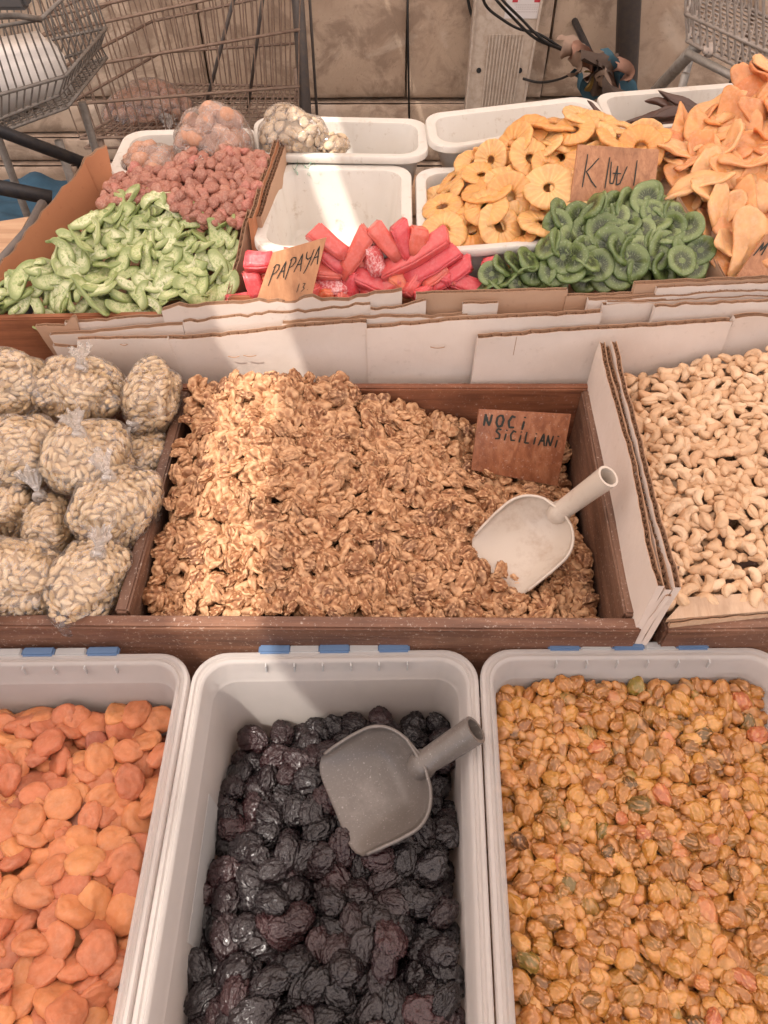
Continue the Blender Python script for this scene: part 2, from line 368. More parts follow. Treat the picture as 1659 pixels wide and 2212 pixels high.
MAT['papaya_sugared'] = food('sugared_papaya', [(0, (0.66, 0.10, 0.10)), (1, (0.66, 0.10, 0.10))], 0.45, coat=0.1, sugar=0.95, sugarc=(0.88, 0.62, 0.6), nscale=60, bstr=0.5, bdist=0.001, var=0.1)
MAT['pineapple'] = food('candied_pineapple', [(0, (0.70, 0.32, 0.09)), (0.5, (0.75, 0.39, 0.13)), (0.9, (0.77, 0.46, 0.19)), (1, (0.74, 0.30, 0.06))], 0.33, sss=0.4, sssc=(0.010, 0.004, 0.0015), coat=0.15, sugar=0.15, sugarc=(0.88, 0.66, 0.45), nscale=50, bstr=0.3, radial=19)
MAT['mango'] = food('candied_mango', [(0, (0.64, 0.25, 0.08)), (0.4, (0.70, 0.33, 0.12)), (0.75, (0.74, 0.42, 0.19)), (1, (0.58, 0.19, 0.06))], 0.34, sss=0.35, sssc=(0.010, 0.004, 0.0015), coat=0.15, sugar=0.25, sugarc=(0.84, 0.58, 0.42), nscale=38, bstr=0.45, bdist=0.001)
MAT['carob'] = food('carob_skin', [(0, (0.06, 0.028, 0.02)), (1, (0.10, 0.05, 0.035))], 0.4, coat=0.2, nscale=50, bstr=0.3)
MAT['pine_nut'] = food('pine_nut_kernel', [(0, (0.66, 0.45, 0.24)), (0.5, (0.73, 0.53, 0.31)), (1, (0.78, 0.60, 0.39))], 0.5, nscale=100, bstr=0.1, var=0.08)
MAT['bean'] = food('white_bean_skin', [(0, (0.60, 0.44, 0.28)), (1, (0.68, 0.53, 0.36))], 0.5, nscale=80, bstr=0.15)
MAT['shell'] = food('nut_shell', [(0, (0.42, 0.20, 0.12)), (1, (0.55, 0.29, 0.18))], 0.6, nscale=70, bstr=0.6, sugar=0.3)
def kiwi_mat():
    t = NT('candied_kiwi'); at = t.n('Attribute', attribute_name='rr'); rr = at.outputs['Fac']; r = t.rnd()
    v = t.coord('Object', loc_random=False); sx = t.n('SeparateXYZ'); t.l(v, sx.inputs[0])
    ang = t.math('ARCTAN2', sx.outputs[1], sx.outputs[0])
    n1 = t.noise(v, 110, 3); n0 = t.noise(v, 420, 3)
    base = t.ramp(r, [(0, (0.10, 0.14, 0.04)), (0.5, (0.14, 0.185, 0.062)), (1, (0.20, 0.245, 0.10))])
    rad = t.ramp(rr, [(0.0, (1.05, 1.05, 1.0)), (0.15, (0.95, 0.95, 0.85)), (0.24, (0.26, 0.26, 0.24)), (0.5, (0.45, 0.45, 0.40)), (0.72, (1.1, 1.1, 1.0)), (0.9, (1.0, 1.0, 1.0)), (1.0, (0.65, 0.75, 0.6))])
    c = t.mix(base, rad, 0.9, 'MULTIPLY')
    ray_ = t.math('SINE', t.math('ADD', t.math('MULTIPLY', ang, 24.0), t.math('MULTIPLY', n1, 5.0)))
    zone = t.ramp(rr, [(0.16, (0, 0, 0)), (0.26, (1, 1, 1)), (0.46, (1, 1, 1)), (0.62, (0, 0, 0))])
    sd = t.math('MULTIPLY', t.ramp(ray_, [(0.15, (0, 0, 0)), (0.7, (1, 1, 1))]), zone)
    c = t.mix(c, (0.02, 0.025, 0.012), t.math('MULTIPLY', sd, 0.85))
    c = t.mix(c, (0.45, 0.52, 0.30), t.ramp(n0, [(0.56, (0, 0, 0)), (0.72, (0.4,)*3)]))
    t.col(c).set(Roughness=0.4, Coat_Weight=0.2, Subsurface_Weight=0.2, Subsurface_Scale=1.0); t.p.inputs['Subsurface Radius'].default_value = (0.004, 0.006, 0.002)
    t.bump(n0, 0.35, 0.0007); return t.m
MAT['kiwi'] = kiwi_mat()
def melon_mat():
    t = NT('candied_green_peel'); at = t.n('Attribute', attribute_name='rr'); rr = at.outputs['Fac']; r = t.rnd()
    v = t.coord('Object'); n1 = t.noise(v, 260, 4, 0.6, 0.5); n2 = t.noise(v, 60, 3); sx = t.n('SeparateXYZ')
    face = t.ramp(r, [(0, (0.46, 0.485, 0.23)), (0.5, (0.55, 0.565, 0.31)), (1, (0.64, 0.63, 0.40))])
    c = t.mix(face, (0.24, 0.33, 0.10), t.ramp(n1, [(0.48, (0, 0, 0)), (0.64, (0.85,)*3)]))
    rim = t.ramp(r, [(0, (0.21, 0.26, 0.08)), (1, (0.32, 0.36, 0.15))])
    c = t.mix(c, rim, t.ramp(rr, [(0.62, (0, 0, 0)), (0.86, (1, 1, 1))]))
    t.col(c).set(Roughness=0.42, Coat_Weight=0.15, Subsurface_Weight=0.15, Subsurface_Scale=1.0); t.p.inputs['Subsurface Radius'].default_value = (0.003, 0.005, 0.001)
    t.bump(n1, 0.4, 0.001); return t.m
MAT['melon'] = melon_mat()

# ---------------------------------------------------------------- food shapes (metres, centred)
def ico(sub):
    bm = bmesh.new(); bmesh.ops.create_icosphere(bm, subdivisions=sub, radius=1.0)
    V = np.array([v.co[:] for v in bm.verts]); F = [tuple(v.index for v in f.verts) for f in bm.faces]; bm.free(); return V, F
ICO = {k: ico(k) for k in (1, 2, 3, 4, 5)}
def nz(p, s, o): return MN.noise(Vector((p[0]*s+o, p[1]*s-o*1.3, p[2]*s+o*0.7)))
def ridged(p, s, o): return 1-2*abs(nz(p, s, o))
def g_walnut(seed, sub=4):
    rs = random.Random(seed); o = rs.random()*50; V, F = ICO[sub]; V = V.copy(); out = np.empty_like(V)
    half = rs.random() < 0.75; asp = rs.uniform(0.74, 0.95); bend = rs.uniform(-0.25, 0.25); lob = rs.uniform(0.10, 0.22); ph = rs.uniform(-.4, .4)
    for i, p in enumerate(V):
        an = math.atan2(p[1], p[0]); rxy = math.hypot(p[0], p[1])
        q = (p[0]+0.35*nz(p, 1.4, o+9), p[1]+0.35*nz(p, 1.4, o+17), p[2]+0.35*nz(p, 1.4, o+29))
        rg = abs(nz(q, 2.0, o)); rg2 = abs(nz(q, 4.2, o+5)); ed = max(0, 1-abs(p[2])*1.6)
        r = 0.86 + lob*0.55*abs(math.cos(2*an+ph))*rxy + 0.46*min(rg, 0.45) + 0.34*min(rg2, 0.4) + 0.025*ed*math.sin(13*an+o)
        r *= 1 + 0.10*nz(p, 1.2, o+3)
        x, y, z = p[0]*r, p[1]*r*asp, p[2]*r*0.62
        groove = math.exp(-(p[1]/0.13)**2)*(1-0.5*abs(p[0]))
        if p[2] > 0: z -= 0.26*groove
        else: z = z*0.7 + (0.20*max(0, 1-rxy*1.15) if half else 0)
        z += bend*(x*x-0.3) + 0.10*nz(p, 2.0, o+44)*1.0
        out[i] = (x*0.0146, y*0.0146, z*0.0125)
    return out, F
def g_cashew(seed, sub=3):
    rs = random.Random(seed); o = rs.random()*50; V, F = ICO[sub]; out = np.empty_like(V)
    arc = rs.uniform(1.15, 1.75); split = rs.random() < 0.2; L = rs.uniform(0.9, 1.1); fat = rs.uniform(0.85, 1.15)
    for i, p in enumerate(V):
        s = p[0]; a = s*arc; R = 0.0085*L; rad = 0.0060*fat*(1+0.16*s)*(1 + 0.12*nz(p, 1.7, o))
        yy, zz = p[1]*rad, p[2]*rad*0.92
        if split and zz < 0: zz *= 0.12
        cr = math.exp(-(p[2]/0.22)**2)*0.0007
        yy -= math.copysign(cr, yy) if abs(yy) > cr else 0
        out[i] = ((R+yy)*math.sin(a)*1.05, (R+yy)*math.cos(a)-R*0.62, zz + 0.001*nz(p, 1.5, o+7))
    return out, F
def g_raisin(seed, sub=4):
    rs = random.Random(seed); o = rs.random()*50; V, F = ICO[sub]; out = np.empty_like(V)
    e = rs.uniform(0.62, 0.86); fl = rs.uniform(0.52, 0.74); tp = rs.uniform(0, 0.22); wr = rs.uniform(0.55, 1.15); tw = rs.uniform(-.5, .5)
    for i, p in enumerate(V):
        q = (p[0]*0.55+0.2*nz(p, 1.5, o+4), p[1]+0.25*nz(p, 1.3, o+8), p[2])
        r = 0.90 + wr*0.36*min(0.4, abs(nz(q, 2.0, o))) + wr*0.24*min(0.4, abs(nz(q, 4.4, o+6))) + 0.12*nz(p, 1.1, o+2)
        k = e*(1-tp*p[0])
        y, z = p[1]*k, p[2]*fl*(1-tp*0.6*p[0]); a = tw*p[0]; y, z = y*math.cos(a)-z*math.sin(a), y*math.sin(a)+z*math.cos(a)
        out[i] = (p[0]*r*0.0104, y*r*0.0104, z*r*0.0104+0.0012*nz(p, 1.2, o+31))
    return out, F
def g_apricot(seed, sub=4):
    rs = random.Random(seed); o = rs.random()*50; V, F = ICO[sub]; out = np.empty_like(V)
    e = rs.uniform(0.66, 0.98); dim = rs.uniform(0.05, 0.4); fold = rs.uniform(-0.08, 0.16); cx = rs.uniform(-.3, .3); th = rs.uniform(0.36, 0.50)
    for i, p in enumerate(V):
        rxy = math.hypot(p[0], p[1]); r = 1 + 0.17*nz(p, 1.1, o) + 0.05*ridged(p, 2.4, o+3)
        z = math.copysign(abs(p[2])**0.8, p[2])*th
        if p[2] > 0: z -= dim*0.38*math.exp(-(((p[0]-cx)/0.55)**2+(p[1]/0.4)**2))
        z += fold*(p[1]**2) + 0.10*nz(p, 1.5, o+20) - 0.10*abs(nz(p, 2.6, o+11)) - 0.05*abs(nz(p, 6.0, o+15))
        out[i] = (p[0]*r*0.0195, p[1]*r*e*0.0195, z*r*0.0195)
    return out, F
def g_prune(seed, sub=5):
    rs = random.Random(seed); o = rs.random()*50; V, F = ICO[sub]; out = np.empty_like(V)
    e = rs.uniform(0.68, 0.85); fl = rs.uniform(0.5, 0.66)
    for i, p in enumerate(V):
        q = (p[0]*0.7+0.35*nz(p, 1.2, o+4), p[1]+0.35*nz(p, 1.4, o+8), p[2]+0.3*nz(p, 1.3, o+12))
        r1 = ridged(q, 2.1, o); r2 = ridged(q, 4.4, o+6); r3 = ridged(q, 8.5, o+16)
        r = 1 + 0.14*(r1-0.6) + 0.09*(r2-0.5) + 0.06*(r3-.5) + 0.14*nz(p, 1.0, o+2)
        out[i] = (p[0]*r*0.0178, p[1]*r*e*0.0178, p[2]*r*fl*0.0178)
    return out, F
def g_lump(seed, sub=3):
    rs = random.Random(seed); o = rs.random()*50; V, F = ICO[sub]; out = np.empty_like(V)
    e = rs.uniform(0.65, 0.95); fl = rs.uniform(0.5, 0.8)
    for i, p in enumerate(V):
        r = 1 + 0.30*nz(p, 1.1, o) + 0.10*ridged(p, 2.4, o+6)
        out[i] = (p[0]*r*0.0105, p[1]*r*e*0.0105, p[2]*r*fl*0.0105)
    return out, F
def g_nut(a, b, c, wob=0.08):
    def f(seed, sub=2):
        rs = random.Random(seed); o = rs.random()*50; V, F = ICO[sub]; out = np.empty_like(V)
        for i, p in enumerate(V):
            r = 1 + wob*nz(p, 1.2, o); k = 1-0.22*p[0]
            out[i] = (p[0]*a*r, p[1]*b*r*k, p[2]*c*r*k)
        return out, F
    return f
def slab(outline, th, nr, profile, warp, seed, hole=0.0):
    """a round-edged slice: rings from the rim inwards on top and bottom; rr = 0 centre, 1 rim"""
    n = len(outline); V = []; rr = []; rings = []
    if hole > 0: ks = [1, 0.97, 0.88, 0.7, 0.5, hole+0.08, hole]
    else: ks = [1, 0.97, 0.9, 0.75, 0.55, 0.32, 0.12]
    for side in (1, -1):
        for j, k in enumerate(ks):
            edge = {0: 0.0, 1: 0.55, 2: 0.9}.get(j, 1.0)
            if hole > 0: edge = min(edge, {len(ks)-1: 0.0, len(ks)-2: 0.8}.get(j, 1.0))
            if side == -1 and (j == 0 or (hole > 0 and j == len(ks)-1)): rings.append(rings[0] if j == 0 else rings[len(ks)-1]); continue
            idx = []
            for m in range(n):
                x, y = outline[m]; x *= k; y *= k
                z = side*th*0.5*edge*profile(k, 2*PI*m/n, side) + warp(x, y)
                idx.append(len(V)); V.append((x, y, z)); rr.append(k)
            rings.append(idx)
    F = []; K = len(ks)
    for side in (0, 1):
        for j in range(K-1):
            A, B = rings[side*K+j], rings[side*K+j+1]
            for m in range(n):
                q = (A[m], A[(m+1) % n], B[(m+1) % n], B[m]); F.append(q if side == 0 else q[::-1])
        if hole <= 0:
            A = rings[side*K+K-1]; F.append(tuple(A) if side == 0 else tuple(A[::-1]))
    return np.array(V), F, rr
def warpf(rs, sc, amp):
    o = rs.random()*60; a, b, c = rs.uniform(-1, 1), rs.uniform(-1, 1), rs.uniform(-1, 1)
    return lambda x, y: amp*(a*(x/sc)**2 + b*(y/sc)**2*0.8 + c*x*y/sc/sc) + amp*0.8*MN.noise(Vector((x/sc*1.6+o, y/sc*1.6, o)))
def g_kiwi(seed, sub=0):
    rs = random.Random(seed); R = 0.0235; n = 36; o = rs.random()*50; e = rs.uniform(0.85, 1)
    ol = [(R*math.cos(2*PI*m/n)*(1+0.05*MN.noise(Vector((math.cos(2*PI*m/n)*1.5+o, math.sin(2*PI*m/n)*1.5, o)))), R*e*math.sin(2*PI*m/n)*(1+0.05*MN.noise(Vector((math.cos(2*PI*m/n)*1.5, math.sin(2*PI*m/n)*1.5+o, o))))) for m in range(n)]
    return slab(ol, 0.0055, 6, lambda k, a, s: (0.8 if 0.25 < k < 0.6 else 1)*(1+0.15*math.sin(a*11+seed)), warpf(rs, R, 0.0040), seed)
def g_ring(seed, sub=0):
    rs = random.Random(seed); R = 0.034; n = 48; ph = rs.random()*6; nl = rs.choice((11, 12, 13))
    ol = [(R*math.cos(2*PI*m/n)*(1+0.035*abs(math.sin(nl*PI*m/n+ph))), R*0.96*math.sin(2*PI*m/n)*(1+0.035*abs(math.sin(nl*PI*m/n+ph)))) for m in range(n)]
    return slab(ol, 0.0078, 6, lambda k, a, s: 0.72+0.28*abs(math.sin(nl*a*0.5+ph)), warpf(rs, R, 0.0035), seed, hole=rs.uniform(0.18, 0.26))
def g_mango(seed, sub=0):
    rs = random.Random(seed); n = 36; L = rs.uniform(0.032, 0.047); W = L*rs.uniform(0.42, 0.62); o = rs.random()*50; bend = rs.uniform(-0.35, 0.35); tipx = rs.uniform(0, 0.35)
    ol = []
    for m in range(n):
        a = 2*PI*m/n; c, s = math.cos(a), math.sin(a); q = 1+0.16*MN.noise(Vector((c*1.3+o, s*1.3, o)))+0.05*MN.noise(Vector((c*4+o, s*4, o)))
        x = L*c*q; y = W*s*q*(1-tipx*c); ol.append((x, y+bend*x*x/L))
    return slab(ol, 0.0064, 6, lambda k, a, s: 0.6+0.4*k+0.25*math.sin(3*a+seed), warpf(rs, L, 0.0075), seed)
def g_melon(seed, sub=0):
    rs = random.Random(seed); n = 40; L = rs.uniform(0.029, 0.041); W = L*rs.uniform(0.32, 0.46); bend = rs.uniform(0.04, 0.38); o = rs.random()*50
    ol = []
    for m in range(n):
        a = 2*PI*m/n; c, s = math.cos(a), math.sin(a)
        x = L*math.copysign(abs(c)**0.72, c); y = W*math.copysign(abs(s)**0.62, s)*(1+0.12*MN.noise(Vector((c*2+o, s*2, o)))) 
        if s < 0: y *= 0.75+0.12*math.sin(5*c+o)
        ol.append((x, y-bend*x*x/L+bend*L*0.35))
    return slab(ol, 0.0074, 6, lambda k, a, s: 0.8+0.2*math.sin(2*a+seed), warpf(rs, L, 0.0045), seed)
def g_pod(seed, sub=0):
    rs = random.Random(seed); n = 30; L = 0.075*rs.uniform(.85, 1.1); W = 0.011; bend = rs.uniform(0.1, 0.25)
    ol = []
    for m in range(n):
        a = 2*PI*m/n; c, s = math.cos(a), math.sin(a); x = L*c
        ol.append((x, W*s*(1+0.08*math.sin(9*c))*(0.55+0.45*(1-abs(c)**3))-bend*x*x/L))
    return slab(ol, 0.009, 6, lambda k, a, s: 0.8+0.2*math.sin(14*math.cos(a)*k), warpf(rs, L, 0.008), seed)
def food_mesh(name, g, seed, sub, mat):
    r = g(seed, sub) if sub is not None else g(seed)
    me = mesh(name, r[0], r[1], mat, True)
    if len(r) > 2:
        a = me.attributes.new('rr', 'FLOAT', 'POINT'); a.data.foreach_set('value', r[2])
    return me

# ---------------------------------------------------------------- heaps: pieces laid one by one on a growing height map
def idw(ctrl, X, Y, pw=2.6):
    num = np.zeros_like(X); den = np.zeros_like(X)
    for x, y, z in ctrl:
        wgt = 1.0/((X-x)**2+(Y-y)**2+2e-5)**(pw/2); num += wgt*z; den += wgt
    return num/den
def inside(poly, X, Y):
    r = np.zeros(X.shape, bool); n = len(poly)
    for i in range(n):
        x1, y1 = poly[i][:2]; x2, y2 = poly[(i+1) % n][:2]
        c = ((y1 > Y) != (y2 > Y)) & (X < (x2-x1)*(Y-y1)/(y2-y1+1e-12)+x1); r ^= c
    return r
def heap(ctrl, poly, dims, depth, tilt, nmax, seed, g=None, sc=(0.85, 1.15), sink=0.12, smoothg=3, stand=0.0, cap=1.3, need=0.95):
    rng = np.random.default_rng(seed); a, b, c = dims; g = g or max(0.0012, min(a, b)/5)
    px = [p[0] for p in poly]; py = [p[1] for p in poly]
    xs = np.arange(min(px), max(px), g); ys = np.arange(min(py), max(py), g)
    X, Y = np.meshgrid(xs, ys, indexing='ij'); T = idw(ctrl, X, Y); mask = inside(poly, X, Y)
    gx, gy = np.gradient(T, g); hm = T-depth; own = -np.ones(X.shape, int); items = []
    # centres keep off the walls
    m2 = mask.copy(); k = max(1, int(b*0.75/g))
    for _ in range(k):
        e = m2.copy(); e[1:] &= m2[:-1]; e[:-1] &= m2[1:]; e[:, 1:] &= m2[:, :-1]; e[:, :-1] &= m2[:, 1:]; e[0] = e[-1] = False; e[:, 0] = e[:, -1] = False; m2 = e
    need0 = c*need; R0 = int(math.ceil(a*sc[1]*1.15/g))
    for it in range(nmax):
        D = np.where(m2, T-hm, -1)
        cand = np.argpartition(D.ravel(), -12)[-12:]; ci = rng.choice(cand); i, j = np.unravel_index(ci, D.shape)
        if D.max() < need0: break
        s = rng.uniform(*sc); yaw = rng.uniform(0, 2*PI)
        nrm = Vector((-gx[i, j]+rng.normal()*tilt, -gy[i, j]+rng.normal()*tilt, 1.0))
        if stand > 0 and rng.random() < stand: nrm = Vector((rng.normal()*0.6, -0.9+rng.normal()*0.35, 0.75))
        nrm.normalize()
        q = nrm.to_track_quat('Z', 'Y') @ Matrix.Rotation(yaw, 3, 'Z').to_quaternion()
        if rng.random() < 0.5 and stand < 0: q = q @ Matrix.Rotation(PI, 3, 'X').to_quaternion()
        Rm = np.array(q.to_matrix()); A = Rm @ np.diag([1/(a*s)**2, 1/(b*s)**2, 1/(c*s)**2]) @ Rm.T
        i0, i1, j0, j1 = max(0, i-R0), min(len(xs), i+R0+1), max(0, j-R0), min(len(ys), j+R0+1)
        dx = X[i0:i1, j0:j1]-xs[i]; dy = Y[i0:i1, j0:j1]-ys[j]
        B = A[0, 2]*dx+A[1, 2]*dy; Cc = A[0, 0]*dx*dx+A[1, 1]*dy*dy+2*A[0, 1]*dx*dy-1; disc = B*B-A[2, 2]*Cc
        ok = disc > 0
        sq = np.sqrt(np.where(ok, disc, 0)); zl = (-B-sq)/A[2, 2]; zu = (-B+sq)/A[2, 2]
        h = hm[i0:i1, j0:j1]
        if not ok.any(): continue
        z0 = np.quantile((h-zl)[ok], 1-sink)
        z0 = min(z0, T[i, j]+cap*c*rng.uniform(0.1, 1.3))
        new = z0+zu; up = ok & (new > h); h[up] = new[up]; own[i0:i1, j0:j1][up] = len(items)
        items.append((xs[i], ys[j], z0, q, s))
    cnt = np.bincount(own[mask & (own >= 0)], minlength=len(items)) if items else []
    return items, cnt
def lay(items, cnt, g, variants, mat, name, label, cat, group, seed, limit=300, sub=None, sub_lo=None, stuff_label=None, special=None, minown=2, drop_hidden=False):
    rs = random.Random(seed); used = 0
    hi = [food_mesh(name, g, seed*31+k, sub, mat) for k in range(variants)]
    vis_ = [(i[0], i[1]) for k, i in enumerate(items) if in_view(i[:3], 0)] or [(i[0], i[1]) for i in items]
    lx, hx = min(v[0] for v in vis_), max(v[0] for v in vis_); ly, hy = min(v[1] for v in vis_), max(v[1] for v in vis_)
    def zone(x, y):
        c_ = ('left', 'middle', 'right')[min(2, max(0, int((x-lx)/(hx-lx+1e-9)*3)))]; r_ = ('front', 'centre', 'back')[min(2, max(0, int((y-ly)/(hy-ly+1e-9)*3)))]
        return ', '+{('centre', 'middle'): 'in the very middle', ('centre', 'left'): 'halfway along the left side', ('centre', 'right'): 'halfway along the right side', ('front', 'middle'): 'in the middle of the front', ('back', 'middle'): 'in the middle of the back'}.get((r_, c_), 'towards the %s %s corner' % (r_, c_))
    rank = []
    for k, (x, y, z, q, s) in enumerate(items):
        p = (x, y, z); d = max(0.1, depth_of(p)); vis = cnt[k]/(d*d) if in_view(p, 30) else 0
        rank.append((vis if cnt[k] >= minown else 0, k))
    rank.sort(reverse=True)
    if drop_hidden: rank = [r_ for r_ in rank if r_[0] > 0]
    top = [k for v, k in rank[:limit] if v > 0]; topset = set(top); rest = [k for k in range(len(items)) if k not in topset]
    made = []
    for k in top:
        x, y, z, q, s = items[k]; o = bpy.data.objects.new(name, hi[rs.randrange(variants)]); C.objects.link(o)
        o.location = (x, y, z); o.rotation_mode = 'QUATERNION'; o.rotation_quaternion = q; o.scale = (s, s, s)
        tag(o, label(x, y, z) if callable(label) else label+zone(x, y), cat, group); made.append(o)
    rest = [k for k in rest if in_view(items[k][:3], 250)]
    if rest and len(top) >= limit:
        lo = [g(seed*77+k, sub_lo if sub_lo is not None else sub) for k in range(min(variants, 6))]
        Vs = []; Fs = []; RR = []; n = 0
        for k in rest:
            x, y, z, q, s = items[k]; r = lo[rs.randrange(len(lo))]
            Vw = r[0] @ np.array(q.to_matrix()).T * s + np.array((x, y, z)); Vs.append(Vw)
            Fs.extend([tuple(i+n for i in f) for f in r[1]]); n += len(Vw)
            if len(r) > 2: RR.extend(r[2])
        me = mesh(name+'_heap', np.concatenate(Vs), Fs, mat, True)
        if RR:
            at = me.attributes.new('rr', 'FLOAT', 'POINT'); at.data.foreach_set('value', RR)
        o = link(name+'_heap', me); tag(o, stuff_label, cat, None, 'stuff')
    elif rest:   # fewer than the limit in view: the pieces underneath are things too
        for k in rest:
            x, y, z, q, s = items[k]; o = bpy.data.objects.new(name, hi[rs.randrange(variants)]); C.objects.link(o)
            o.location = (x, y, z); o.rotation_mode = 'QUATERNION'; o.rotation_quaternion = q; o.scale = (s, s, s)
            tag(o, label(x, y, z) if callable(label) else label+zone(x, y), cat, group)
    print('HEAP', name, len(items), 'individual', len(top), 'rest', len(rest))
    return made
# ---------------------------------------------------------------- the setting
def grid(x0, x1, y0, y1, nx, ny, f):
    V = [f(x0+(x1-x0)*i/nx, y0+(y1-y0)*j/ny) for j in range(ny+1) for i in range(nx+1)]
    F = [(j*(nx+1)+i, j*(nx+1)+i+1, (j+1)*(nx+1)+i+1, (j+1)*(nx+1)+i) for j in range(ny) for i in range(nx)]
    return V, F
b = MB(); V, F = grid(-40, 40, -40, 40, 8, 8, lambda x, y: (x, y, 0.0)); b.add(V, F)
tag(b.build('ground', MAT['ground']), 'dark stone paving of the market street', None, None, 'structure')
WY = 3.2
# the old wall: upright slabs above, low courses of long stones at its foot, joints modelled as gaps over a dark core
b = MB(); rs = random.Random(3)
b.box((0, WY+0.32, 2.2), (26, 0.5, 4.4))
def stone(x0, x1, z0, z1, y, seed, amp=0.012):
    o = seed*3.7; nx = max(3, int((x1-x0)/0.07)); nz_ = max(3, int((z1-z0)/0.07))
    def f(x, z):
        e = min(x-x0, x1-x, z-z0, z1-z); r = 0.009*max(0, 1-e/0.012)
        return (x+0.006*MN.noise(Vector((x*5, z*5, o))), y + r + amp*0.6*MN.noise(Vector((x*3+o, z*3, 1)))+amp*0.3*MN.noise(Vector((x*11, z*11, o))), z)
    xs = [x0, x0+0.006, x0+0.02]+list(np.linspace(x0, x1, nx+1)[1:-1])+[x1-0.02, x1-0.006, x1]
    zs = [z0, z0+0.006, z0+0.02]+list(np.linspace(z0, z1, nz_+1)[1:-1])+[z1-0.02, z1-0.006, z1]
    V = [f(x, z) for z in zs for x in xs]; W = len(xs)
    F = [(j*W+i, j*W+i+1, (j+1)*W+i+1, (j+1)*W+i) for j in range(len(zs)-1) for i in range(W-1)]
    for xx in (x0, x1):
        V += [(xx, y+0.02, z0), (xx, y+0.02, z1), (xx, WY+0.08, z1), (xx, WY+0.08, z0)]; k = len(V); F.append((k-4, k-3, k-2, k-1))
    for zz in (z0, z1):
        V += [(x0, y+0.02, zz), (x1, y+0.02, zz), (x1, WY+0.08, zz), (x0, WY+0.08, zz)]; k = len(V); F.append((k-4, k-3, k-2, k-1))
    return V, F
xj = [-7, -5.6, -4.3, -3.15, -1.98, -0.68, 0.085, 0.62, 1.35, 2.3, 3.4, 4.6, 5.8, 7]
zt = 0.33
for i in range(len(xj)-1):
    V, F = stone(xj[i]+0.004, xj[i+1]-0.004, zt, 4.3, WY+rs.uniform(-0.006, 0.008), i+1); b.add(V, F)
zc = [0.0, 0.10, 0.20, zt-0.012]
for k in range(3):
    x = -7+rs.random()*0.6
    while x < 7:
        L = rs.uniform(0.7, 1.4); V, F = stone(x, x+L-0.012, zc[k]+0.008, zc[k+1]-0.004, WY-0.05*(3-k)*0.6, 40+k*9+int(x*3), 0.02); b.add(V, F); x += L
o = b.build('stone_wall', MAT['wall'], smooth=True); smooth_angle(o, 50)
tag(o, 'old stained stone slab wall behind the stall with low courses at its foot', 'wall')
# awning: two canvas sheets on a pipe frame with a narrow crooked gap between them, just above the stall
AH = 2.35
def up(x, y, z=0.86):
    k = (AH-z)/TOSUN.z; return (x+TOSUN.x*k, y+TOSUN.y*k)
gapL = [(-0.26, -0.6), (-0.24, 0.0), (-0.215, 0.25), (-0.235, 0.42), (-0.213, 0.84), (-0.205, 0.95), (-0.075, 1.10), (-0.078, 1.22), (-0.068, 1.40), (-0.068, 1.75)]
gapR = [(-0.255, -0.6), (-0.145, 0.0), (-0.125, 0.25), (-0.137, 0.42), (-0.120, 0.84), (-0.09, 0.98), (-0.032, 1.10), (-0.028, 1.22), (-0.020, 1.40), (-0.060, 1.75)]
XL, XR, Y0, Y1 = -6.5, 5.0, -3.2, 2.5
def canvas(gap, xe, name, label):
    pts = [up(*g) for g in gap]; pts = [(pts[0][0], Y0)] + pts + [(pts[-1][0], Y1)]
    V = []; F = []; n = 9; yy = []
    for (ax, ay), (bx, by) in zip(pts[:-1], pts[1:]):
        m = max(1, int(abs(by-ay)/0.15))
        for q in range(m): yy.append((ax+(bx-ax)*q/m, ay+(by-ay)*q/m))
    yy.append(pts[-1])
    for x, y in yy:
        for k in range(n+1):
            f = k/n; X = x+(xe-x)*f; V.append((X, y, AH+0.10*math.sin(PI*f)*0.6+0.02*f*math.sin(y*4)))
    top = len(V); V += [(a, b_, c+0.003) for a, b_, c in V]
    for j in range(len(yy)-1):
        for k in range(n):
            q = (j*(n+1)+k, j*(n+1)+k+1, (j+1)*(n+1)+k+1, (j+1)*(n+1)+k); F.append(q)
    V = V[:top]
    return link(name, mesh(name, V, F, MAT['canvas'], True), AWN)
AWN = empty('awning'); tag(AWN, 'cream canvas awning with a narrow gap, on steel pipes above the stall', 'awning')
canvas(gapL, XL, 'awning_sheet', 'cream canvas awning sheet above the left of the stall')
canvas(gapR, XR, 'awning_sheet', 'cream canvas awning sheet above the right of the stall')
b = MB()
for x in (XL+0.1, XR-0.1):
    b.tube([(x, Y0, AH-0.03), (x, Y1, AH-0.03)], 0.02); 
    for y in (Y0+0.1, Y1-0.15): b.tube([(x, y, 0), (x, y, AH-0.03)], 0.022)
for y in (Y0+0.1, Y1-0.15): b.tube([(XL+.1, y, AH-0.075), (XR-.1, y, AH-0.075)], 0.018)
b.build('pipe_frame', MAT['post'], AWN)

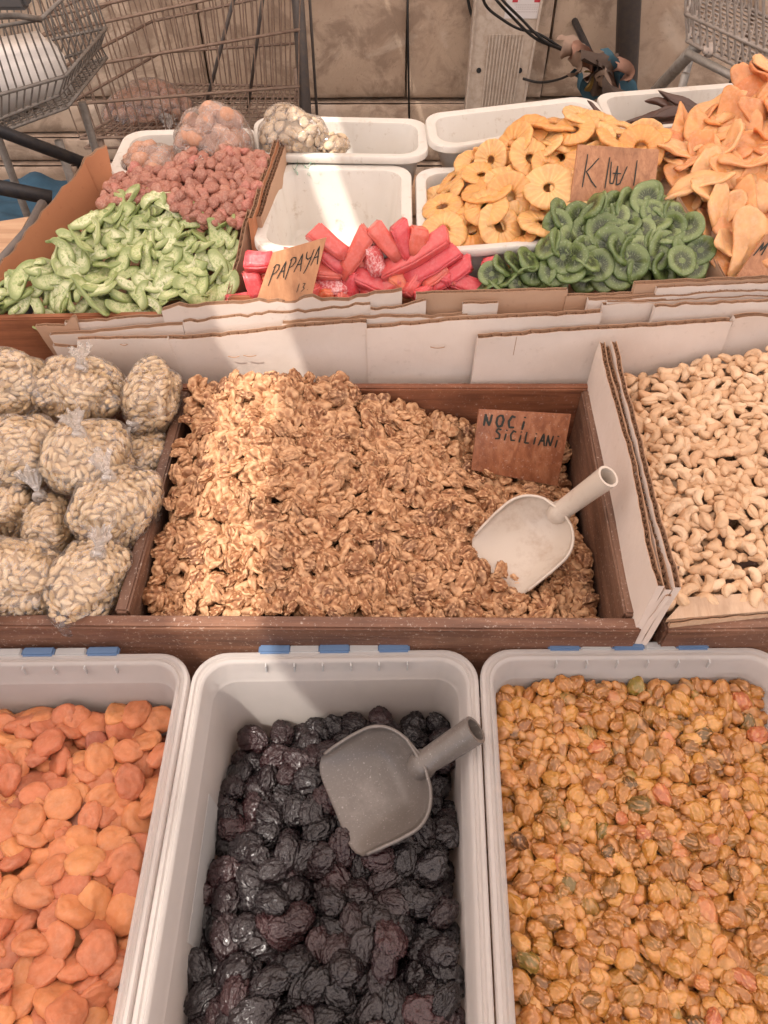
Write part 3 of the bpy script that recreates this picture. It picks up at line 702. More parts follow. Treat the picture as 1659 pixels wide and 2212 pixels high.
# stall tables: a stepped timber counter (front step, middle step, back step)
def table(name, label, x0, x1, y0, y1, z, th=0.02, m='plank'):
    root = empty(name, ((x0+x1)/2, (y0+y1)/2, 0)); tag(root, label, 'table', 'stall tables')
    c = Vector(root.location)
    k = 3 if y1-y0 < 0.6 else 4
    bb = MB()
    for i in range(k):
        ya = y0+(y1-y0)*i/k; yb = y0+(y1-y0)*(i+1)/k
        bb.box(((x0+x1)/2-c.x, (ya+yb)/2-c.y, z-th/2), (x1-x0, yb-ya-0.003, th), bev=0.002)
    bb.build('tabletop', MAT[m], root)
    for x in (x0+0.05, (x0+x1)/2, x1-0.05):
        for y in (y0+0.03, y1-0.03): MB().box((x-c.x, y-c.y, (z-th)/2), (0.04, 0.04, z-th), bev=0.003).build('leg', MAT[m], root)
    return root
table('stall_table', 'low front timber table under the plastic boxes', -0.95, 1.02, -0.06, 0.445, 0.645)
table('stall_table', 'middle timber table under the wooden crates', -1.1, 1.15, 0.475, 0.845, 0.695, m='red_wood')
table('stall_table', 'back timber table under the trays and candied fruit', -0.53, 1.15, 0.948, 1.42, 0.885, m='plank')

# ---------------------------------------------------------------- trays and boxes: rounded four-sided shells
def rquad(c4, inset, r, n=6):
    c4 = [Vector((p[0], p[1])) for p in c4]; k = 4; lines = []
    for i in range(k):
        a, b_ = c4[i], c4[(i+1) % k]; d = (b_-a).normalized(); nr = Vector((-d.y, d.x)); lines.append((a+nr*inset, d))
    cor = []
    for i in range(k):
        (p, d), (q, e) = lines[i-1], lines[i]; den = d.x*e.y-d.y*e.x; t = ((q.x-p.x)*e.y-(q.y-p.y)*e.x)/den; cor.append(p+d*t)
    out = []
    for i in range(k):
        p = cor[i]; d0 = (cor[i-1]-p).normalized(); d1 = (cor[(i+1) % k]-p).normalized(); ang = d0.angle(d1); tl = r/math.tan(ang/2)
        a = p+d0*tl; cc = p+(d0+d1).normalized()*(r/math.sin(ang/2)); b_ = p+d1*tl
        va, vb = a-cc, b_-cc; a0 = math.atan2(va.y, va.x); a1 = math.atan2(vb.y, vb.x); da = (a1-a0+PI) % (2*PI)-PI
        for j in range(n+1): an = a0+da*j/n; out.append((cc.x+r*math.cos(an), cc.y+r*math.sin(an)))
    return out
def shell(c4, prof, n=6):
    """prof: (inset, z, radius) from the outer bottom round to the inner floor"""
    V = []; F = []; m = 4*(n+1)
    for ins, z, r in prof:
        V += [(x, y, z) for x, y in rquad(c4, ins, max(0.001, r), n)]
    for i in range(len(prof)-1):
        for j in range(m): F.append((i*m+j, i*m+(j+1) % m, (i+1)*m+(j+1) % m, (i+1)*m+j))
    F.append(tuple(range(m-1, -1, -1))); F.append(tuple((len(prof)-1)*m+j for j in range(m)))
    return V, F
def lerp(a, b_, t): return Vector(a)*(1-t)+Vector(b_)*t
def white_tray(c4, z0, z1, label, r=0.03, fl=0.012, slope=0.018, group='white plastic trays'):
    c = sum((Vector(p[:2]) for p in c4), Vector((0, 0)))/4; z0 += 0.001
    q = [(p[0]-c.x, p[1]-c.y) for p in c4]; h = z1-z0; s = slope
    pr = [(fl+s, 0, r), (fl+s-0.001, 0.002, r), (fl+0.001, h-0.012, r), (0.0015, h-0.012, r+fl*.6), (0, h-0.010, r+fl*.6), (0, h-0.002, r+fl*.6), (0.0015, h, r+fl*.5), (fl*.8, h, r), (fl+0.004, h-0.002, r), (fl+0.0055, h-0.006, r), (fl+s+0.003, 0.010, r), (fl+s+0.008, 0.004, r)]
    V, F = shell(q, pr)
    o = link('white_tray', mesh('white_tray', V, F, MAT['tray'])); o.location = (c.x, c.y, z0); smooth_angle(o, 40)
    tag(o, label, 'tray', group); return o
def V2(p): return (p[0], p[1])
T1 = [V2(P(226, 382, 1.0)), V2(P(575, 372, 1.0)), V2(P(556, 274, 1.0)), V2(P(272, 282, 1.0))]
T2 = [V2(P(554, 335, 1.01)), V2(P(927, 341, 1.01)), V2(P(922, 256, 1.01)), V2(P(545, 248, 1.01))]
T3 = [V2(P(928, 348, 1.005)), V2(P(1312, 272, 1.012)), V2(P(1283, 201, 1.022)), V2(P(917, 243, 1.022))]
T4 = [V2(P(1316, 292, 1.0)), V2(P(1668, 262, 1.0)), V2(P(1625, 181, 1.0)), V2(P(1284, 208, 1.0))]
T5 = [(-0.185, 0.968), (0.040, 0.966), (0.044, 1.222), (-0.178, 1.226)]
T6 = [(0.046, 0.966), (0.275, 1.0), (0.300, 1.235), (0.050, 1.222)]
white_tray(T1, 0.905, 1.0, 'white tray holding two clear bags of nuts, leftmost of the back row')
white_tray(T2, 0.905, 1.01, 'white tray with the bag of flat white beans and a stripe of sun')
white_tray(T3, 0.92, 1.02, 'empty white tray with a stained inside and a broken edge, behind the pineapple rings', slope=0.028)
white_tray(T4, 0.905, 1.005, 'white tray holding the dark brown carob pods at the back right')
white_tray(T5, 0.89, 0.995, 'empty white tray with a sunlit stripe behind the papaya sticks', slope=0.012)
white_tray(T6, 0.89, 0.99, 'white tray full of candied pineapple rings', slope=0.010)
b = MB(); A0 = P(1040, 322, 1.0); A1 = P(1150, 302, 1.0)
o = MB().box(((A0+A1)/2)[:], ((A1-A0).length, 0.006, 0.012), math.atan2((A1-A0).y, (A1-A0).x), bev=0.002).build('broken_tray_rim', MAT['tray'])
tag(o, 'broken off strip of white tray rim lying before the stained empty tray', 'tray piece')

# frosted storage boxes
def storage_box(bl, br, fl_, fr, label):
    """corners at the rim, world xy: back left, back right, front left, front right"""
    z1 = 0.82; z0 = 0.646; c4 = [fl_, fr, br, bl]; c = sum((Vector(p) for p in c4), Vector((0, 0)))/4
    root = empty('storage_box', (c.x, c.y, z0)); tag(root, label, 'storage box', 'frosted plastic storage boxes')
    q = [(p[0]-c.x, p[1]-c.y) for p in c4]; h = z1-z0
    pr = [(0.024, 0.0, 0.024), (0.020, 0.004, 0.026), (0.012, h-0.035, 0.03), (0.0085, h-0.033, 0.032), (0.007, h-0.012, 0.034), (0.0012, h-0.012, 0.036), (0.0, h-0.010, 0.037), (0.0, h-0.002, 0.037), (0.0015, h, 0.036), (0.0045, h, 0.034),
          (0.006, h-0.0025, 0.033), (0.0085, h-0.0025, 0.032), (0.010, h, 0.031), (0.0125, h-0.001, 0.030), (0.014, h-0.004, 0.029), (0.0165, h-0.030, 0.027), (0.019, h-0.0325, 0.025), (0.0195, h-0.034, 0.025), (0.026, 0.008, 0.021), (0.032, 0.003, 0.018)]
    V, F = shell(q, pr, 8); o = link('box_body', mesh('box_body', V, F, MAT['frost']), root); smooth_angle(o, 45)
    B0, B1 = Vector(q[3]), Vector(q[2]); d = (B1-B0).normalized(); ang = math.atan2(d.y, d.x); L = (B1-B0).length; nrm = Vector((-d.y, d.x))
    for k in range(3):
        t = 0.28+0.165*k*1.28; p = B0+d*(L*t)+nrm*0.002
        MB().box((p.x, p.y, h-0.0005), (0.036, 0.011, 0.007), ang, bev=0.002).build('blue_clip', MAT['blue'], root)
        if k < 2:
            p2 = B0+d*(L*(t+0.105))+nrm*0.002; MB().box((p2.x, p2.y, h-0.001), (0.034, 0.010, 0.0055), ang, bev=0.0015).build('hinge_tab', MAT['frost_clip'], root)
    for k in range(6):
        p = B0+d*(L*(0.25+0.1*k)) - nrm*0.0150; MB().box((p.x, p.y, h-0.009), (0.0014, 0.006, 0.012), ang).build('rib', MAT['frost_clip'], root)
    return root
zr = 0.82
def rimpt(x, y): p = P(x, y, zr); return Vector((p.x, p.y))
sL0, sL1 = rimpt(421, 1409), rimpt(279, 2212)
sR0, sR1 = rimpt(1033, 1401), rimpt(1072, 2212)
def ext(a, b_, L): return a+(b_-a).normalized()*L
BL = 0.44; LL = ext(sL0, sL1, BL); RR_ = ext(sR0, sR1, BL); g2 = Vector((0.0012, 0))
wv = (sR0-sL0)
storage_box(sL0+g2, sR0-g2, LL+g2, RR_-g2, 'frosted storage box holding the black prunes, middle of the front row')
rb = rimpt(1690, 1397)+Vector((0.0, 0)); rf = rb+(RR_-sR0)+Vector((-0.012, 0))
storage_box(sR0+g2, rb, RR_+g2, rf, 'frosted storage box filled with golden raisins, right of the front row')
lb = sL0-Vector(((rb-sR0).length, 0.004)); lf = lb+(LL-sL0)+Vector((-0.002, 0))
storage_box(lb, sL0-g2, lf, LL-g2, 'frosted storage box filled with orange dried apricots, left of the front row')
BOXC = dict(mid=[LL, RR_, sR0, sL0], right=[RR_, rf, rb, sR0], left=[lf, LL, sL0, lb])
# a paper slip on the inner left wall of the prune box
A = sL0.lerp(LL, 0.62); Bp = sL0.lerp(LL, 0.30); 
mbp = MB(); dx = 0.0225
mbp.add([(A.x+dx+0.004, A.y, 0.700), (Bp.x+dx+0.0035, Bp.y, 0.700), (Bp.x+dx, Bp.y, 0.752), (A.x+dx, A.y, 0.752), (A.x+dx+0.0045, A.y, 0.700), (Bp.x+dx+0.004, Bp.y, 0.700), (Bp.x+dx+0.0005, Bp.y, 0.752), (A.x+dx+0.0005, A.y, 0.752)], [(0, 1, 2, 3), (7, 6, 5, 4), (0, 4, 5, 1), (1, 5, 6, 2), (2, 6, 7, 3), (3, 7, 4, 0)])
tag(mbp.build('paper_slip', MAT['frost_clip']), 'white paper slip stuck inside the left wall of the prune box', 'paper')

# ---------------------------------------------------------------- wooden crates of the middle row
CZ = 0.86; CB = 0.697
def xy(px, py, z=CZ): p = P(px, py, z); return Vector((p.x, p.y))
def beam(a, b_, w_, z0, z1, mat, parent, c, name, bev=0.0025):
    a = Vector(a); b_ = Vector(b_); d = b_-a; L = d.length; m = (a+b_)/2
    return MB().box((m.x-c[0], m.y-c[1], (z0+z1)/2-c[2]), (L, w_, z1-z0), math.atan2(d.y, d.x), bev=bev).build(name, mat, parent)
cBL, cBR = xy(399, 839), xy(1268, 839); cFL, cFR = xy(256, 1336), xy(1370, 1343)
root = empty('wooden_crate', (0, 0.64, CB)); c = (0, 0.64, CB)
tag(root, 'long dark red wooden crate holding the walnuts and the bags of pine nuts', 'crate', 'wooden crates')
fl0 = Vector((-0.95, cFL.y+0.004)); dF = (cFR-cFL).normalized()
beam(fl0+Vector((0, -0.0)), cFR+dF*0.008, 0.017, CB, CZ-0.004, MAT['crate'], root, c, 'front_board')
beam((-0.95, cBL.y+0.006), cBR+Vector((0.008, 0.006)), 0.014, CB, CZ, MAT['crate_red'], root, c, 'back_board')
beam(cFL+Vector((0, 0.010)), cBL+Vector((0, -0.003)), 0.015, CB+0.002, CZ-0.001, MAT['crate_y'], root, c, 'divider')
beam(cFR+Vector((0.0, 0.010)), cBR+Vector((0, -0.003)), 0.016, CB+0.002, CZ-0.0005, MAT['crate_y'], root, c, 'side_board')
beam((-0.95, 0.64), (0.28, 0.64), 0.36, CB, CB+0.006, MAT['crate'], root, c, 'floor_board', 0)
root = empty('wooden_crate', (0.6, 0.6, CB)); c = (0.6, 0.6, CB)
tag(root, 'dark wooden crate under the cashews at the right edge', 'crate', 'wooden crates')
q0 = xy(1436, 1347, 0.855); q1 = xy(1700, 1343, 0.855); q1 = q0+(q1-q0).normalized()*0.5
beam(q0, q1, 0.018, CB, 0.855, MAT['crate'], root, c, 'front_board')
beam((q0.x, q0.y+0.012), (0.335, 0.84), 0.014, CB, 0.845, MAT['crate_y'], root, c, 'side_board')
beam((0.33, 0.835), (0.82, 0.82), 0.014, CB, 0.85, MAT['crate'], root, c, 'back_board')
beam((q0.x, 0.64), (0.82, 0.64), 0.36, CB, CB+0.006, MAT['crate'], root, c, 'floor_board', 0)

# ---------------------------------------------------------------- cardboard sheets with fluted edges
def sheet(tl, tr, bl, br, th=0.007, front='board_white', back='board_brown', rag=0.0015, seed=0, nx=26, nz_=6, folds=(), warp=0.002, flutes=1, tag_=None, parent=None, name='cardboard_sheet', period=0.0095):
    tl, tr, bl, br = map(Vector, (tl, tr, bl, br)); o = seed*5.3
    nrm = ((tr-tl).cross(tl-bl)).normalized()
    L = (tr-tl).length; cen = (tl+tr+bl+br)/4; nx = max(nx, int(L/0.012))
    def pt(s, t, off):   # s along, t: 0 top .. 1 bottom
        top = tl.lerp(tr, s); bot = bl.lerp(br, s); up_ = (top-bot).normalized()
        top = top + up_*(rag*MN.noise(Vector((s*L*60, o, 1)))*1.5 + rag*1.6*MN.noise(Vector((s*L*14, o, 2))))
        p = top.lerp(bot, t)
        wv_ = warp*MN.noise(Vector((s*L*7+o, t*2, 3)))*2
        for f in folds:
            wv_ -= 0.0022*math.exp(-((s-f)/0.006)**2)
        return p + nrm*(off+wv_) - cen
    V = []; F = []; mi = []
    def surf(off, m, flip):
        n = len(V)
        for j in range(nz_+1):
            for i in range(nx+1): V.append(pt(i/nx, j/nz_, off))
        for j in range(nz_):
            for i in range(nx):
                q = (n+j*(nx+1)+i, n+j*(nx+1)+i+1, n+(j+1)*(nx+1)+i+1, n+(j+1)*(nx+1)+i); F.append(q[::-1] if flip else q); mi.append(m)
    lt = 0.0007
    surf(th/2, 0, True); surf(th/2-lt, 1, False); surf(-th/2, 2, False); surf(-th/2+lt, 1, True)
    if flutes == 2: surf(lt/2, 1, True)
    n0 = len(V)
    for A_, B_ in ((0, 1), (2, 3)):   # close the liners' own top edges
        a0 = A_*(nz_+1)*(nx+1); b0 = B_*(nz_+1)*(nx+1)
        for i in range(nx): F.append((a0+i, a0+i+1, b0+i+1, b0+i)); mi.append(1)
    bands = [(-th/2+lt, th/2-lt)] if flutes == 1 else [(-th/2+lt, 0.0), (lt, th/2-lt)]
    for lo, hi in bands:
        K = int(L/period)*2; n = len(V)
        for i in range(K+1):
            s = i/K; of = lo if i % 2 else hi; V.append(pt(s, 0.01, of)); V.append(pt(s, min(1, 0.25), of))
        for i in range(K): F.append((n+2*i, n+2*i+2, n+2*i+3, n+2*i+1)); mi.append(1)
    # side ends
    for i in (0, nx):
        n = len(V)
        for j in range(nz_+1): V.append(pt(i/nx, j/nz_, th/2)); V.append(pt(i/nx, j/nz_, -th/2))
        for j in range(nz_): F.append((n+2*j, n+2*j+2, n+2*j+3, n+2*j+1)); mi.append(0 if front == 'board_white' else 2)
    me = mesh(name, V, F, [MAT[front], MAT['flute'], MAT[back]], True, mi)
    ob = link(name, me, parent); ob.location = cen
    if tag_: tag(ob, tag_, 'cardboard sheet', 'folded cardboard sheets between the tiers')
    smooth_angle(ob, 40); return ob
def upright(x0, y0, x1, y1, Ya, Yb, drop, lab, lean=0.0, slant=(0, 0), seed=1, **kw):
    """top edge on the two sight lines at distance Ya / Yb; falls by drop; slant shifts the lower corners sideways"""
    a = PY(x0, y0, Ya); b_ = PY(x1, y1, Yb)
    return sheet(a, b_, a+Vector((slant[0], -lean, -drop)), b_+Vector((slant[1], -lean, -drop)), seed=seed, tag_=lab, **kw)
upright(1032, 724, 1580, 690, 0.862, 0.872, 0.13, 'long white cardboard sheet in front, behind the walnut crate sign and the cashews', seed=1, th=0.010, period=0.013, folds=(0.14, 0.49), slant=(-0.004, 0.0), lean=0.002)
upright(792, 704, 1299, 669, 0.878, 0.884, 0.14, 'white cardboard sheet with a small dent, upright behind the middle of the walnuts', seed=2, th=0.010, period=0.013, warp=0.003, lean=0.003)
upright(362, 729, 792, 692, 0.872, 0.880, 0.14, 'white cardboard sheet with punched dents crossed by the stripe of sun', seed=3, th=0.010, period=0.013, folds=(0.49,), slant=(0.02, 0), warp=0.003, lean=0.002)
upright(166, 732, 362, 727, 0.866, 0.870, 0.13, 'white cardboard sheet behind the tied bag of pine nuts', seed=4, slant=(0.012, 0.02), rag=0.001)
upright(108, 719, 395, 700, 0.885, 0.892, 0.13, 'white cardboard sheet with a brown inside, second at the left of the stack', seed=5, slant=(0.02, 0.0), flutes=2, th=0.008)
upright(115, 745, 175, 748, 0.876, 0.878, 0.10, 'short white cardboard end at the far left of the stack', seed=6, slant=(0.015, 0.0))
upright(140, 694, 397, 677, 0.905, 0.912, 0.11, 'creased white cardboard strip below the green peel', seed=7, rag=0.002)
upright(78, 704, 165, 686, 0.899, 0.903, 0.13, 'torn brown cardboard flap at the left of the stack', seed=8, front='board_brown', slant=(0.03, 0.0), rag=0.006, lean=0.005)
upright(350, 667, 868, 630, 0.902, 0.918, 0.10, 'long wavy cardboard sheet with a torn brown edge below the papaya card', seed=9, rag=0.005, front='board_white', flutes=2, th=0.009)
upright(395, 694, 800, 657, 0.893, 0.905, 0.11, 'ragged white cardboard sheet behind the dented one', seed=10, rag=0.004)
upright(610, 694, 1010, 676, 0.889, 0.894, 0.11, 'white cardboard sheet with a peeled brown top', seed=11, rag=0.003, flutes=2, th=0.008)
upright(800, 664, 920, 652, 0.902, 0.905, 0.09, 'short white cardboard piece with a frayed corner', seed=12, rag=0.004)
upright(899, 632, 1226, 624, 0.915, 0.922, 0.09, 'brown cardboard flap with a white folded edge in front of the papaya', seed=13, front='board_brown', back='board_white', rag=0.001)
upright(1000, 655, 1076, 650, 0.900, 0.902, 0.09, 'small white cardboard tab before the brown flap', seed=14)
upright(1222, 640, 1400, 632, 0.918, 0.921, 0.09, 'brown cardboard strip below the kiwi', seed=15, front='board_brown', rag=0.002)
upright(1371, 611, 1700, 597, 0.925, 0.932, 0.10, 'brown cardboard sheet with a rounded grey corner at the right', seed=16, front='board_brown', rag=0.002, flutes=2, th=0.009)
upright(1418, 619, 1700, 605, 0.919, 0.925, 0.09, 'white cardboard sheet lining the orange fruit bin', seed=17)
upright(1270, 644, 1700, 622, 0.908, 0.918, 0.10, 'long fluted cardboard sheet below the kiwi and the orange fruit', seed=18, flutes=2, th=0.009)
upright(1302, 655, 1420, 650, 0.898, 0.901, 0.10, 'white cardboard flap with a folded left edge', seed=19)
upright(1310, 650, 1700, 636, 0.902, 0.912, 0.10, 'second fluted cardboard sheet at the right of the stack', seed=21, flutes=2, th=0.007)
upright(1414, 661, 1700, 646, 0.889, 0.897, 0.10, 'white cardboard sheet with a torn brown lip above the cashews', seed=20, rag=0.003)
upright(1587, 686, 1720, 677, 0.872, 0.876, 0.13, 'white cardboard sheet with a crushed corner behind the cashews', seed=22, slant=(-0.01, 0), rag=0.002, flutes=2, th=0.009)
def slit(px, py, Y, w_, lab, bend=0.002):
    p = PY(px, py, Y); b = MB(); pts = [p+Vector((w_*(i/10-0.5), -0.0015, -bend*math.sin(PI*i/10))) for i in range(11)]
    b.tube(pts, 0.0007, 5); return b
for k, (px, py, Y, w_, host) in enumerate(((945, 748, 0.866, 0.020, 'cardboard_sheet.001'), (505, 768, 0.862, 0.016, 'cardboard_sheet.002'), (540, 766, 0.862, 0.018, 'cardboard_sheet.002'), (268, 742, 0.858, 0.010, 'cardboard_sheet.003'))):
    h_ = bpy.data.objects[host]; bb = slit(px, py, Y, w_, ''); bb.V = [tuple(Vector(v)-Vector(h_.location)) for v in bb.V]; bb.build('punched_slit', MAT['flute'], h_, True)
# folded divider between walnuts and cashews
root = empty('cardboard_divider', (0.29, 0.64, CZ)); tag(root, 'folded white cardboard divider with fluted edge between walnuts and cashews', 'cardboard divider')
for k, (dx, dz, mat) in enumerate(((0, 0, 'board_white'), (0.008, -0.004, 'board_white'), (0.0145, 0.002, 'board_brown'))):
    a = P(1301+0*k, 738, 0.932); b_ = P(1430, 1268, 0.930)
    sh = sheet(a+Vector((dx, 0, dz)), b_+Vector((dx, 0, dz)), a+Vector((dx-0.004, 0.002, -0.13)), b_+Vector((dx-0.012, -0.004, -0.19)), th=0.007, front=mat if k < 2 else 'board_white', rag=0.002, seed=30+k, nx=30, warp=0.002, flutes=1, name='cardboard_ply', parent=root)
    sh.location = sh.location-Vector(root.location)
for k in range(3):
    a = P(1452+10*k, 1252-8*k, 0.925); m = P(1440, 1290, 0.915)
    sh = sheet(m, a+Vector((0.0, 0.012, 0)), m+Vector((-.008, -.0, -0.09)), a+Vector((-.012, 0.008, -0.09)), th=0.004, rag=0.003, seed=35+k, nx=6, name='cardboard_flap', parent=root)
    sh.location = sh.location-Vector(root.location)

# back tier cardboard boxes
def panel(tl, tr, bl, br, name, label, front='board_orange', back='board_brown', seed=0, th=0.006, rag=0.003, cat='cardboard panel', **kw):
    o = sheet(tl, tr, bl, br, th=th, front=front, back=back, rag=rag, seed=seed, name=name, **kw); tag(o, label, cat, None); return o
ZB = 0.89
a0 = P(-40, 640, 0.965); a1 = P(88, 548, 1.0); a2 = P(178, 350, 1.03)
def low(p, dx=0, dy=0): return Vector((p.x+dx, p.y+dy, ZB))
panel(PY(-60, 640, 0.95), P(180, 352, 1.02), low(PY(-60, 640, 0.95), 0.02), low(P(180, 352, 1.02), 0.02), 'cardboard_flap', 'orange brown cardboard side left of the green peel', seed=41, rag=0.004, cat='cardboard box side')
panel(P(176, 351, 1.022), P(228, 312, 1.035), low(P(176, 351, 1.02), 0.018), low(P(238, 392, 1.0), 0.0, 0.0), 'cardboard_flap', 'torn pointed orange brown cardboard corner at the back left', seed=42, rag=0.006, cat='cardboard box side')
panel(P(600, 290, 1.03), P(538, 472, 1.02), low(P(600, 290, 1.03)), low(P(538, 472, 1.02)), 'cardboard_flap', 'brown cardboard box side beside the pink candied fruit', seed=43, front='board_brown', back='board_orange', th=0.007, rag=0.002, cat='cardboard box side')
panel(P(613, 296, 1.025), P(556, 470, 1.012), low(P(613, 296, 1.02)), low(P(556, 470, 1.0)), 'cardboard_flap', 'thick pale cardboard box side against the empty tray', seed=44, front='board_brown', back='board_brown', th=0.010, flutes=2, rag=0.002, cat='cardboard box side')
panel(P(541, 452, 1.02), PY(484, 664, 0.934), low(P(541, 452, 1.02)), low(PY(484, 664, 0.934)), 'cardboard_flap', 'pale pointed cardboard divider between green peel and papaya', seed=45, front='board_brown', back='board_brown', th=0.006, rag=0.003, cat='cardboard box side')
panel(P(1466, 424, 1.03), PY(1572, 608, 0.944), low(P(1466, 424, 1.03)), low(PY(1572, 608, 0.944)), 'cardboard_flap', 'thin cardboard divider between kiwi and orange fruit', seed=46, front='board_brown', back='board_orange', th=0.004, rag=0.001, cat='cardboard box side')
# front boards of the back tier
o = MB(); a = PY(-80, 694, 0.925); b_ = PY(500, 664, 0.938)
m_ = (a+b_)/2; o.box((m_.x, m_.y, (m_.z+0.80)/2), ((b_-a).length, 0.012, m_.z-0.80), math.atan2(b_.y-a.y, b_.x-a.x), bev=0.002)
tag(o.build('wooden_board', MAT['red_wood']), 'reddish wooden board in front of the green peel', 'board')
o = MB(); a = PY(500, 664, 0.940); b_ = PY(1720, 612, 0.948); m_ = (a+b_)/2
o.box((m_.x, m_.y, 0.86), ((b_-a).length, 0.010, 0.16), math.atan2(b_.y-a.y, b_.x-a.x), bev=0.002)
tag(o.build('wooden_board', MAT['red_wood']), 'long wooden board behind the cardboard stack, below the papaya and kiwi', 'board')
# cashew bin front
panel(P(1447, 1345, 0.862), P(1700, 1318, 0.862), P(1447, 1345, 0.862)+Vector((0, -.004, -0.05)), P(1700, 1318, 0.862)+Vector((0, -.004, -0.05)), 'cardboard_flap', 'torn pale cardboard lip at the front of the cashew bin', seed=47, front='veneer', back='board_brown', th=0.004, rag=0.002, cat='cardboard box side')
bq = [P(1440, 1338, 0.864), P(1700, 1316, 0.864), P(1700, 1276, 0.868), P(1484, 1290, 0.868)]
mb = MB(); mb.add([p for p in bq]+[p-Vector((0, 0, 0.006)) for p in bq], [(0, 1, 2, 3), (7, 6, 5, 4), (0, 4, 5, 1), (1, 5, 6, 2), (2, 6, 7, 3), (3, 7, 4, 0)])
tag(mb.build('wooden_strip', MAT['veneer']), 'pale thin wooden strip at the front of the cashews', 'wooden strip')
# ---------------------------------------------------------------- price cards with hand lettering
def ribbon(pts, w_, h=0.0005):
    """flat stroke in card space (x right, y up) -> verts, faces at z = h"""
    V = []; F = []; k = len(pts)
    for i, p in enumerate(pts):
        a = Vector(pts[max(0, i-1)]); b_ = Vector(pts[min(k-1, i+1)]); d = (b_-a)
        d = d.normalized() if d.length > 0 else Vector((1, 0)); n = Vector((-d.y, d.x)); ww = w_*(0.55+0.45*math.sin(PI*(0.15+0.7*i/max(1, k-1))))
        for s in (1, -1):
            q = Vector(p)+n*ww*0.5*s; V.append((q.x, q.y, h))
    for i in range(k-1): F.append((2*i, 2*i+1, 2*i+3, 2*i+2))
    return V, F
GL = {'P': [[(.15, -.25), (.25, 1)], [(.1, .85), (.3, 1.02), (.65, .95), (.7, .7), (.5, .5), (.2, .42)]], 'A': [[(.05, 0), (.25, .5), (.45, 1), (.55, .5), (.7, -.02)], [(.15, .4), (.65, .42)]],
      'Y': [[(.1, .95), (.15, .6), (.4, .5), (.65, .6)], [(.75, 1), (.65, .5), (.45, -.1), (.3, -.3)]], 'K': [[(.2, 1.05), (.15, 0)], [(.75, .95), (.25, .5), (.55, .2), (.8, .02)]],
      'I': [[(.4, 1), (.36, 0)]], 'W': [[(.05, .95), (.12, .1), (.3, .1), (.45, .8)], [(.2, .5), (.7, .5)], [(.45, .8), (.5, .05), (.7, .1), (1.0, .8)]],
      'N': [[(.1, 0), (.14, .95)], [(.14, .95), (.35, .4), (.55, .05)], [(.55, .05), (.7, .95)]], 'O': [[(.4, .95), (.15, .8), (.1, .35), (.3, .05), (.6, .15), (.7, .6), (.55, .92), (.38, .93)]],
      'C': [[(.65, .85), (.35, .95), (.12, .55), (.25, .08), (.65, .12)]], 'i': [[(.4, .65), (.33, 0)], [(.44, .98), (.43, .88)]], 'S': [[(.65, .9), (.3, .98), (.15, .75), (.55, .45), (.55, .12), (.1, .05)]],
      'L': [[(.2, 1), (.15, .05), (.6, .05)]], 'M': [[(.05, 0), (.2, 1), (.4, .35), (.65, 1), (.75, 0)]], '1': [[(.35, 1), (.3, 0)]], '3': [[(.1, .95), (.6, .9), (.3, .55), (.6, .3), (.1, .02)]], '.': [[(.3, .15), (.38, .1)]]}
def price_card(tl, tr, br, bl, texts, mat, label, th=0.004):
    tl, tr, br, bl = map(Vector, (tl, tr, br, bl)); W = ((tr-tl).length+(br-bl).length)/2; H = ((tl-bl).length+(tr-br).length)/2
    root_c = (tl+tr+br+bl)/4; n = ((tr-tl).cross(tl-bl)).normalized()
    def S(u, v, off): # u 0..1, v 0..1 top down
        return tl.lerp(tr, u).lerp(bl.lerp(br, u), v)+n*off-root_c
    V = []; F = []; N = 8
    for off in (0, -th):
        for j in range(N+1):
            for i in range(N+1): V.append(S(i/N, j/N, off-0.0008*math.sin(PI*i/N)))
    K = (N+1)**2
    for j in range(N):
        for i in range(N):
            q = (j*(N+1)+i, (j+1)*(N+1)+i, (j+1)*(N+1)+i+1, j*(N+1)+i+1); F.append(q); F.append(tuple(k+K for k in q[::-1]))
    ed = [i for i in range(N+1)]+[(j+1)*(N+1)+N for j in range(N)]+[N*(N+1)+N-1-i for i in range(N)]+[(N-1-j)*(N+1) for j in range(N-1)]
    for i in range(len(ed)): a, b_ = ed[i], ed[(i+1) % len(ed)]; F.append((a, b_, b_+K, a+K))
    o = link('price_card', mesh('price_card', V, F, MAT[mat], False)); o.location = root_c; tag(o, label, 'price card', 'wooden price cards')
    VV = []; FF = []; q = 0
    for txt, u0, v0, size, adv, slope, sw in texts:
        u = u0
        for chh in txt:
            if chh == ' ': u += adv*0.7; continue
            for st in GL[chh]:
                pts = []
                for (a, b_), (c_, d_) in zip(st[:-1], st[1:]):
                    for t in np.linspace(0, 1, 5)[:-1]: pts.append((a+(c_-a)*t, b_+(d_-b_)*t))
                pts.append(st[-1]); card = [((u+x*size*0.62)*W, (-(v0+slope*(u-u0))-(1-y)*size)*H) for x, y in pts]
                card = [(x+0.0004*MN.noise(Vector((x*300, y*300, 1))), y+0.0004*MN.noise(Vector((x*300, y*300, 7)))) for x, y in card]
                Rv, Rf = ribbon(card, sw)
                VV += [S(x/W, -y/H, 0.0006) for x, y, z in Rv]; FF += [tuple(i+q for i in f[::-1]) for f in Rf]; q = len(VV)
            u += adv
    l = link('lettering', mesh('lettering', VV, FF, MAT['ink'], False), o)
    return o
price_card(PY(589, 546, 0.936), PY(705, 513, 0.940), PY(672, 645, 0.914), PY(550, 661, 0.911), [('PAPAYA', 0.10, 0.26, 0.30, 0.145, -0.20, 0.0017), ('13.', 0.68, 0.70, 0.15, 0.09, 0, 0.0011)], 'card_wood_light', 'pale wooden price card reading PAPAYA in front of the red sticks')
